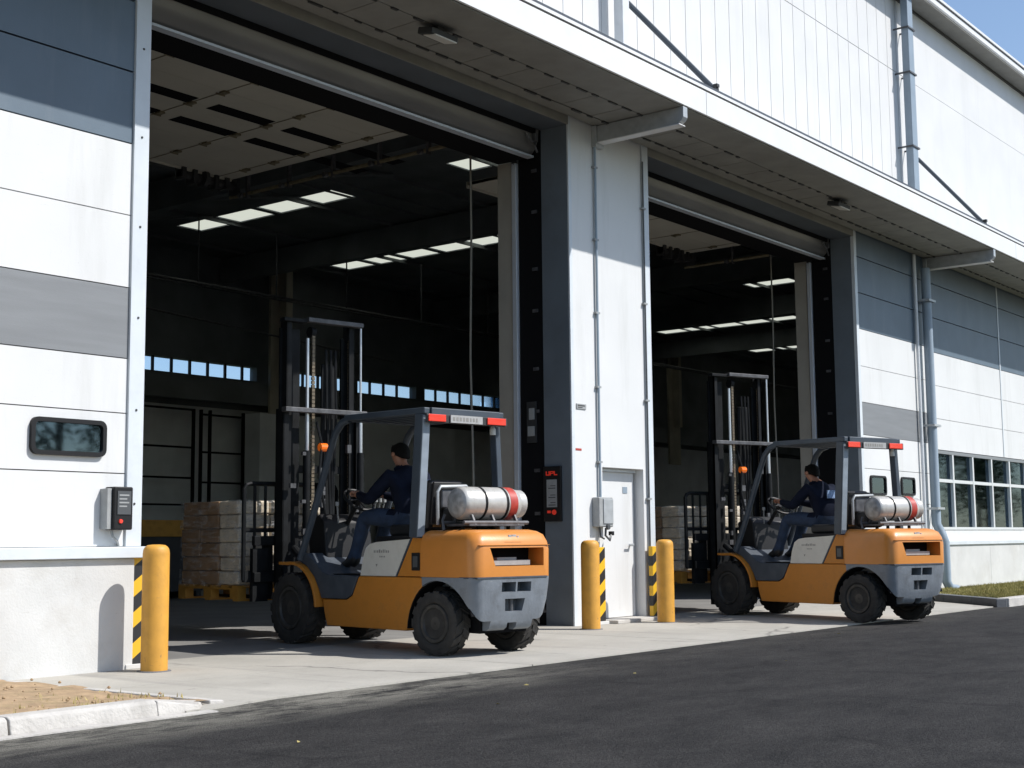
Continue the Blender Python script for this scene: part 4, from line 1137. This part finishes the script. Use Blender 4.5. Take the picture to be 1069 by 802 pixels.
    MB().tube(ring, .016, 8, caps=False).build('rim', M['gloss'], sw, smooth=True)
    sp = MB(); sp.tube([(-.16, 0, 0), (.16, 0, 0)], .01, 6).tube([(0, 0, 0), (0, .16, 0)], .01, 6).lathe([(-.03, .04), (.01, .035)], 'z', n=14).tube([(0, 0, -.02), (.02, 0, -.35)], .025, 8).tube([(.1, .1, 0), (.1, .1, .06)], .018, 8)
    sp.build('hub', M['gloss'], sw)
    lv = MB()
    for k in range(3): lv.tube([(1.95, -.22 - k * .06, 1.2), (1.86, -.22 - k * .06, 1.42)], .008, 6).lathe([(1.41, .018), (1.45, .018)], 'z', (1.86, -.22 - k * .06, 0), 8)
    lv.tube([(2.0, .18, 1.2), (1.92, .26, 1.38)], .009, 6); lv.lathe([(1.37, .02), (1.41, .02)], 'z', (1.92, .26, 0), 8)
    lv.build('lever', M['boxgrey'], F)
    # mast
    X1, X2, X3 = 2.80, 2.87, 2.80
    ma = empty('mast', (0, -.03, 0)); ma.parent = F; ma.scale = (1, 1.12, 1)
    yL, yR = .20, -.62   # inside faces as seen through the guard
    def chan(y, z0, z1, x, w=.055, d=.14, s=1):
        m_ = MB(); m_.box(x - d / 2, x + d / 2, y - .009, y + .009, z0, z1)
        m_.box(x - d / 2, x - d / 2 + .018, y - .009 - (w if s > 0 else 0), y + .009 + (0 if s > 0 else w), z0, z1)
        m_.box(x + d / 2 - .018, x + d / 2, y - .009 - (w if s > 0 else 0), y + .009 + (0 if s > 0 else w), z0, z1); return m_
    for y, s in ((.34, 1), (-.64, -1)):
        chan(y, .12, 2.42, 2.86, s=s).build('outer_rail', M['mastblack'], ma)
        chan(y - s * .07, .2, 3.40, 2.90, .045, .12, s).build('inner_rail', M['mastblack'], ma)
    MB().box(2.93, 2.96, .06, .30, .3, 3.3).build('mast_plate', M['mastblack'], ma)
    MB().box(2.93, 2.96, -.60, -.47, .3, 3.25).build('mast_plate', M['mastblack'], ma)
    MB().box(2.93, 2.96, -.40, -.22, .3, 2.95).build('free_lift_cylinder', M['mastblack'], ma, bevel=.012)
    MB().box(2.70, 2.79, -.66, .37, 2.38, 2.43).build('mast_crossbar', M['mastgrey'], ma, bevel=.006)
    MB().box(2.77, 2.86, -.66, .05, 3.37, 3.42).build('mast_crossbar', M['mastgrey'], ma, bevel=.006)
    MB().box(2.80, 2.90, .05, .33, 3.36, 3.40).build('mast_crossbar', M['mastblack'], ma, bevel=.006)
    MB().box(2.94, 2.98, -.60, .30, 1.75, 1.83).build('mast_crossbar', M['mastblack'], ma)
    MB().box(2.94, 2.98, -.60, .30, .30, .42).build('mast_crossbar', M['mastblack'], ma)
    for y, zt in ((.055, 3.19), (-.63, 3.36)):
        MB().tube([(2.79, y, 2.43), (2.79, y, zt)], .018 if y > 0 else .013, 10).build('piston', M['chrome'], ma, smooth=True)
        MB().tube([(2.79, y, .3), (2.79, y, 1.98)], .04, 12).build('lift_cylinder', M['mastblack'], ma, smooth=True)
        MB().tube([(2.79, y, 1.98), (2.79, y, 2.38)], .022, 10).build('piston', M['chrome'], ma, smooth=True)
    for y in (-.07, -.54):
        c_ = MB(); z = 1.2
        while z < 3.25: c_.box(2.86, 2.885, y - .018, y + .018, z, z + .032); c_.box(2.866, 2.879, y - .008, y + .008, z + .03, z + .045); z += .042
        c_.build('chain', M['chain'], ma)
        MB().lathe([(y - .03, .06), (y + .03, .06)], 'y', (2.90, 0, 3.28), 14).build('chain_pulley', M['mastblack'], ma)
    for y, a in ((-.30, .0), (-.36, .03), (-.24, -.02)): MB().tube([(2.88, y, 3.1), (2.86, y, 2.4), (2.85, y + a, 1.8), (2.84, y + a * 2, 1.3), (2.74, y, 1.0)], .014, 6).build('hose', M['mastblack'], ma, smooth=True)
    hs = MB(); hs.tube([(2.80, -.07, 2.3), (2.74, -.10, 2.05), (2.70, -.04, 1.7), (2.66, -.1, 1.3)], .014, 6)
    hs.build('hose', M['mastblack'], ma, smooth=True)
    for k in range(16):
        y = random.choice((.24, .12, -.12, -.45, -.55)); z = random.uniform(.9, 2.1)
        MB().box(2.70, 2.74, y, y + random.uniform(.03, .07), z, z + random.uniform(.03, .09)).build('fitting', M['mastgrey'], ma)
    MB().tube([(2.75, -.08, 2.02), (2.75, -.16, 2.02)], .045, 12).build('turn_lamp', M['amber'], ma)
    for y in (.22, -.52): MB().tube([(2.25, y, .62), (2.76, y, .95)], .04, 10).build('tilt_cylinder', M['mastblack'], ma)
    # carriage, load backrest, forks
    ca = empty('carriage', (0, 0, 0)); ca.parent = F
    MB().box(2.97, 3.03, -.50, .60, .60, .70).box(2.97, 3.03, -.50, .60, .98, 1.08).box(2.97, 3.03, -.3, .3, .70, .98).build('fork_bar', M['mastblack'], ca, bevel=.006)
    br = MB()
    yl, yr_ = .68, -.60
    br.tube([(3.07, yl, .62), (3.07, yl, 1.57), (3.07, yl - .03, 1.615), (3.07, yl - .08, 1.63), (3.07, yr_ + .08, 1.63), (3.07, yr_ + .03, 1.615), (3.07, yr_, 1.57), (3.07, yr_, .62)], .026, 8)
    for k in range(8): y = yl - (k + 1) * (yl - yr_) / 9; br.tube([(3.07, y, .66), (3.07, y, 1.62)], .017, 6)
    br.tube([(3.07, yl, 1.14), (3.07, yr_, 1.14)], .022, 6); br.box(3.04, 3.10, yr_, yl, .60, .72)
    br.build('load_backrest', M['mastblack'], ca)
    MB().box(3.0, 3.06, .40, .60, .40, .95).build('side_plate', M['mastblack'], ca)
    for y in (.36, -.36):
        MB().prism([(3.05, .42), (3.05, 1.06), (3.10, 1.06), (3.10, .462), (4.15, .445), (4.25, .43), (4.15, .425)], y - .06, y + .06, 'y').build('fork', M['mastblack'], ca, bevel=.004)
    return F

def load(name):
    # pallet and wrapped stack share the local frame of the truck (x forwards)
    P = empty('pallet')
    x0, x1, y0, y1 = 3.30, 4.58, -.62, .62
    b = MB()
    for k in range(6):
        a = x0 + k * (x1 - x0 - .12) / 5; b.box(a, a + .12, y0, y1, .535, .56)
    for k in range(3):
        a = x0 + k * (x1 - x0 - .10) / 2; b.box(a, a + .10, y0, y1, .395, .415)
    b.build('deck_board', M['pallet'], P)
    s = MB()
    for y in (y0, -.05, y1 - .1):
        for k in range(3):
            a = x0 + .0 + k * (x1 - x0 - .16) / 2; s.box(a, a + .16, y, y + .10, .4151, .5149)
        s.box(x0, x1, y, y + .10, .515, .5349)
    s.build('block', M['pallet'], P)
    Ld = empty('wrapped_load')
    nz = 6; hz = (1.47 - .562) / nz
    for k in range(nz):
        for i in range(3):
            for j in range(3):
                if 0 < i < 2 and 0 < j < 2 and k < nz - 1: continue
                xa = 3.33 + i * .41; ya = -.60 + j * .405
                jx, jy = random.uniform(-.012, .012), random.uniform(-.012, .010); tj = random.uniform(-.006, .002)
                m_ = MB(); m_.box(xa + jx, xa + .40 + jx, ya + jy, ya + .395 + jy, .562 + k * hz, .562 + (k + 1) * hz - .004 + tj)
                m_.build('carton', M['cartonlit'] if i == 0 else M['carton'], Ld, bevel=.022 if i == 0 else .012)  # rear row in a paler colour, painting the sunlit face of the stack
    fl = MB(); N = 26
    ring = []
    for k in range(14):
        z = .545 + (1.475 - .545) * k / 13; pts = []
        for (xa, ya, xb, yb) in ((3.31, -.615, 4.56, -.615), (4.56, -.615, 4.56, .615), (4.56, .615, 3.31, .615), (3.31, .615, 3.31, -.615)):
            for q in range(12):
                t = q / 12; w = random.uniform(-.008, .006); x_, y_ = xa + (xb - xa) * t, ya + (yb - ya) * t
                nx, ny = (0, -1) if ya == yb == -.615 else (1, 0) if xa == xb == 4.56 else (0, 1) if ya == yb == .615 else (-1, 0)
                pts.append((x_ + nx * (w + .01), y_ + ny * (w + .01), z))
        ring.append([fl.bm.verts.new(p) for p in pts])
    for A, B in zip(ring, ring[1:]):
        for k in range(len(A)): fl.bm.faces.new((A[k], A[(k + 1) % len(A)], B[(k + 1) % len(B)], B[k]))
    fl.build('plastic_wrap', M['film'], Ld, smooth=True, ang=180)
    return P, Ld

# ------------------------------------------------------------------ driver
def person(lean=0.0, drop=0.0):
    o = bpy.data.objects.new('person', None)
    J = {}
    bm = bmesh.new(); rad = []
    def V(p, r):
        k_ = max(0, (p[2] - 1.40) / .5) if p[0] < 1.36 else 0
        v = bm.verts.new((p[0] + lean * k_, p[1], p[2] - drop * k_)); rad.append(r); return v
    def E_(a, b): bm.edges.new((a, b))
    hip = V((1.05, 0, 1.24), .150)
    w1 = V((1.03, 0, 1.40), .158); ch = V((1.06, 0, 1.57), .172); nb = V((1.10, 0, 1.69), .098)
    nk = V((1.15, 0, 1.76), .052); jw = V((1.19, 0, 1.825), .070); hd = V((1.175, 0, 1.90), .092); tp = V((1.17, 0, 1.955), .072)
    for a, b in ((hip, w1), (w1, ch), (ch, nb), (nb, nk), (nk, jw), (jw, hd), (hd, tp)): E_(a, b)
    for s in (1, -1):
        sh = V((1.10, s * .20, 1.645), .088); el = V((1.36, s * .28, 1.41), .064); wr = V((1.655, s * .17, 1.465), .044); hn = V((1.74, s * .155, 1.49), .036)
        for a, b in ((ch, sh), (sh, el), (el, wr), (wr, hn)): E_(a, b)
        hj = V((1.12, s * .10, 1.22), .105); kn = V((1.60, s * .15, 1.25), .082); an = V((1.80, s * .14, .84), .050); to = V((1.97, s * .15, .765), .042); he = V((1.76, s * .14, .765), .045)
        mt_ = V((1.38, s * .13, 1.25), .100); md = V((1.69, s * .145, 1.05), .072)
        for a, b in ((hip, hj), (hj, mt_), (mt_, kn), (kn, md), (md, an), (an, to), (an, he)): E_(a, b)
    me = bpy.data.meshes.new('person'); bm.to_mesh(me); bm.free()
    o = bpy.data.objects.new('person', me); col.objects.link(o)
    sk_ = o.modifiers.new('skin', 'SKIN'); sk_.use_smooth_shade = True
    for i, r in enumerate(rad):
        me.skin_vertices[0].data[i].radius = (r, r); me.skin_vertices[0].data[i].use_root = (i == 0)
    ss = o.modifiers.new('sub', 'SUBSURF'); ss.levels = 2; ss.render_levels = 2
    dg = bpy.context.evaluated_depsgraph_get(); dg.update()
    nm = bpy.data.meshes.new_from_object(o.evaluated_get(dg)); o.modifiers.clear(); o.data = nm
    # fingers, nose, ears join the same body mesh
    b2 = MB(); hk = .98; HX, HZ_ = lean * hk, -drop * hk
    for s in (1, -1):
        for k in range(4):
            y = s * (.155 + .030 - .020 * k); L_ = (.055, .062, .06, .048)[k]
            b2.tube([(1.75, y, 1.497), (1.75 + L_ * .6, y, 1.508), (1.755 + L_ * .8, y, 1.485), (1.75 + L_ * .55, y, 1.462)], [.011, .010, .009, .007], 7)
        b2.tube([(1.72, s * .130, 1.485), (1.76, s * .112, 1.475), (1.79, s * .115, 1.462)], [.012, .011, .008], 7)
        b2.lathe([(s * .083, .022), (s * .098, .026), (s * .10, .012)], 'y', (1.165 + HX, 0, 1.875 + HZ_), 10)
        b2.lathe([(1.262 + HX, .009), (1.269 + HX, .005)], 'x', (0, s * .032, 1.895 + HZ_), 8)
    b2.tube([(1.262 + HX, 0, 1.90 + HZ_), (1.288 + HX, 0, 1.872 + HZ_), (1.262 + HX, 0, 1.862 + HZ_)], [.010, .016, .012], 8)
    b2.tube([(1.256 + HX, -.026, 1.838 + HZ_), (1.262 + HX, 0, 1.836 + HZ_), (1.256 + HX, .026, 1.838 + HZ_)], .007, 6)
    b2.bm.from_mesh(nm)
    me2 = b2.mesh('person')
    for m_ in ('jacket', 'jeans', 'skin', 'boot'): me2.materials.append(M[m_])
    for p in me2.polygons:
        c = p.center; i = 0
        if c.z > 1.768 + HZ_ and c.x > 1.06 + HX * .7: i = 2
        elif c.x > 1.675 and c.z > 1.40: i = 2
        elif c.z < .845: i = 3
        elif c.z < 1.34 and (c.x > 1.20 or c.z < 1.27) and not (c.x > 1.25 and c.z > 1.345): i = 1
        p.material_index = i; p.use_smooth = True
    o.data = me2
    # hair
    h = MB()
    rings = []
    for k in range(9):
        ph = R(-8 + 98 * k / 8); ring = []
        for q in range(20):
            a = 2 * math.pi * q / 20; rr = .101 * math.cos(ph)
            fx_ = 1.0 if math.cos(a) < .3 else .93
            z = 1.893 + .102 * math.sin(ph) + (.035 * max(0, math.cos(a)) if k < 4 else 0) - (.05 * max(0, -math.cos(a)) if k < 2 else 0)
            ring.append((1.166 + rr * math.cos(a) * fx_ * 1.02 + random.uniform(-.003, .003), rr * math.sin(a) * .92, z + random.uniform(-.003, .003)))
        rings.append(ring)
    h.loft(rings); hr = h.build('hair', M['hair'], o, smooth=True, ang=180); hr.location = (HX, 0, HZ_)
    MB().prism([(-.10, 1.50), (.10, 1.50), (.10, 1.60), (-.10, 1.60)], .872 + lean * .3, .888 + lean * .3, 'x').build('back_print', M['patch'], o)
    # shoulder print on upper sleeve and collar
    MB().tube([(1.07, .0, 1.735), (1.10, .07, 1.735), (1.16, .075, 1.725), (1.20, .03, 1.71)], .022, 8).tube([(1.07, .0, 1.735), (1.10, -.07, 1.735), (1.16, -.075, 1.725), (1.20, -.03, 1.71)], .026, 8).build('collar', M['jacket'], o, smooth=True).location = (lean * .65, 0, -drop * .65)
    return o

TH_A, TH_B = 10, 20
LOC_A, LOC_B = Vector((9.826, 8.028, .012)), Vector((16.021, 6.737, .012))
def place(o, loc, th, z=None):
    o.location = loc.copy(); o.rotation_euler = (0, 0, R(90 - th))
FA = forklift(); FA.scale = (1, .91, 1)
def lf(th, d): return Vector((-math.cos(R(th)) * d, math.sin(R(th)) * d, 0))
place(FA, LOC_A + lf(TH_A, .075), TH_A)
tag(FA, 'nearer orange forklift backing out of the left loading door with a gas tank', 'forklift', 'orange forklifts in the loading doors')
FB = copy_tree(FA); place(FB, LOC_B + lf(TH_B, .085), TH_B)
for ch in kids(FB):
    if ch.name.startswith('mast'): ch.scale = (1, 1.12, .965)
FB['label'] = 'farther orange forklift in the right loading door, rear wheels on the asphalt'
PA, LA = load('a'); place(PA, LOC_A, TH_A); place(LA, LOC_A, TH_A)
tag(PA, 'yellow pallet on the forks of the nearer forklift, under the film wrapped stack', 'pallet', 'yellow pallets on the forks')
tag(LA, 'film wrapped stack of brown cartons carried by the nearer forklift in the left door', 'load', 'wrapped loads on pallets')
PB, LB = copy_tree(PA), copy_tree(LA); place(PB, LOC_B, TH_B); place(LB, LOC_B, TH_B)
PB['label'] = 'yellow pallet on the forks of the farther forklift in the right door'
LB['label'] = 'film wrapped stack of brown cartons on the farther forklift inside the right door'
DA = person(.05, .02); place(DA, LOC_A + lf(TH_A, .05), TH_A)
tag(DA, 'driver in dark navy jacket and blue jeans seated on the nearer forklift', 'person', 'forklift drivers')
DB = person(.11, .045); tag(DB, 'x', 'person', 'forklift drivers'); place(DB, LOC_B + lf(TH_B, .06), TH_B); DB['label'] = 'driver in dark navy jacket and blue jeans seated on the farther forklift'

# low cage with yellow rim, behind the left door jamb
cg = empty('storage_bin', (15.9, 21.2, 0), R(8)); tag(cg, 'dark steel bin with yellow top rim deep inside the left loading door', 'bin')
MB().box(-1.2, 1.0, -.6, .6, .15, 1.22).build('bin_body', M['dark'], cg)
b = MB(); b.box(-1.25, 1.05, -.66, -.601, 1.15, 1.45); b.box(-1.25, 1.05, .601, .66, 1.15, 1.35); b.box(-1.25, -1.201, -.6, .6, 1.15, 1.35); b.box(1.001, 1.05, -.6, .6, 1.15, 1.35)
b.build('rim', M['pallet'], cg)
b = MB()
for x in (-1.1, -.1, .9): b.box(x - .06, x + .06, -.6, .6, 0.012, .15)
b.build('skid', M['dark'], cg)

# trees across the road (seen in the window glass)
def tree(x, y, h, label):
    o = empty('tree', (x, y, 0)); tag(o, label, 'tree', 'trees across the road')
    t = MB().tube([(0, 0, -.1), (.1, 0, h * .25), (0, .1, h * .5), (.1, .1, h * .8)], [.22, .18, .13, .05], 8)
    for k in range(6):
        a = k * 1.1; t.tube([(0, 0, h * (.3 + .06 * k)), (math.cos(a) * h * .2, math.sin(a) * h * .2, h * (.5 + .06 * k))], [.08, .03], 6)
    t.build('trunk', M['bark'], o)
    c = MB(); cs = [Vector((random.gauss(0, h * .16), random.gauss(0, h * .16), h * random.uniform(.4, .95))) for _ in range(14)]
    for _ in range(2600):
        p = random.choice(cs) + Vector([random.gauss(0, h * .07) for _ in range(3)]); s = random.uniform(.08, .2)
        u = Vector([random.gauss(0, 1) for _ in range(3)]).normalized(); v = u.cross(Vector([random.gauss(0, 1) for _ in range(3)])).normalized()
        c.bm.faces.new([c.bm.verts.new(p + q) for q in (u * s, v * s * .6, -u * s, -v * s * .6)])
    c.build('crown', M['leaf'], o)

for k, (x, y, h) in enumerate(((30, -26, 9), (104, -17, 9), (122, -24, 12), (135, -20, 8), (150, -34, 13), (168, -28, 12))):
    tree(x, y, h, ['young round tree across the road opposite the left doorway', 'tall leafy tree across the road', 'small bushy tree across the road', 'broad dark tree across the road', 'slim tree across the road near the far bend', 'tallest tree at the far end of the road'][k])

lb = MB()
for _ in range(10):
    x, y = random.uniform(2, 16), random.uniform(1.5, 6.6); a = random.uniform(0, 6.28); w = random.uniform(.012, .03)
    d = Vector((math.cos(a), math.sin(a), 0)); e = Vector((-d.y, d.x, 0)); p = Vector((x, y, .004))
    V_ = [p + d * w, p + e * w * .4 + Vector((0, 0, .008)), p - d * w, p - e * w * .4]
    lb.bm.faces.new([lb.bm.verts.new(q) for q in V_])
tag(lb.build('fallen_leaves', M['grassdry']), 'scattered tiny dry leaves lying on the dark asphalt', 'leaves', kind='stuff')

def stack(x, y, w, d, h, rz, label, n=4):
    o = empty('stacked_crate', (x, y, 0.012), R(rz)); tag(o, label, 'crate stack', 'stacked crates at the back of the warehouse')
    for k in range(n): MB().box(-w / 2, w / 2, -d / 2, d / 2, h * k / n + .02, h * (k + 1) / n).build('crate', M['carton'] if k % 2 else M['boxdark'], o, bevel=.02)
stack(30.2, 27.6, 1.6, 1.2, 2.0, 4, 'tall dark crate stack near the pale partition, seen behind the nearer truck')
stack(34.8, 27.9, 1.6, 1.2, 1.5, -6, 'lower crate stack further along the rear wall of the warehouse', 3)

pb = MB()
for _ in range(160):
    x, y = random.uniform(2.5, 5.8), random.uniform(7.0, 9.2); r = random.uniform(.004, .014)
    if x > 5.6 and random.random() < .5: continue
    pb.lathe([(-.3 * r, r * .6), (.2 * r, r), (.8 * r, r * .6), (1.0 * r, r * .2)], 'z', (x, y, .055), 6)
tag(pb.build('pebbles', M['dirt']), 'small loose stones strewn over the bare dirt strip', 'pebbles', kind='stuff')
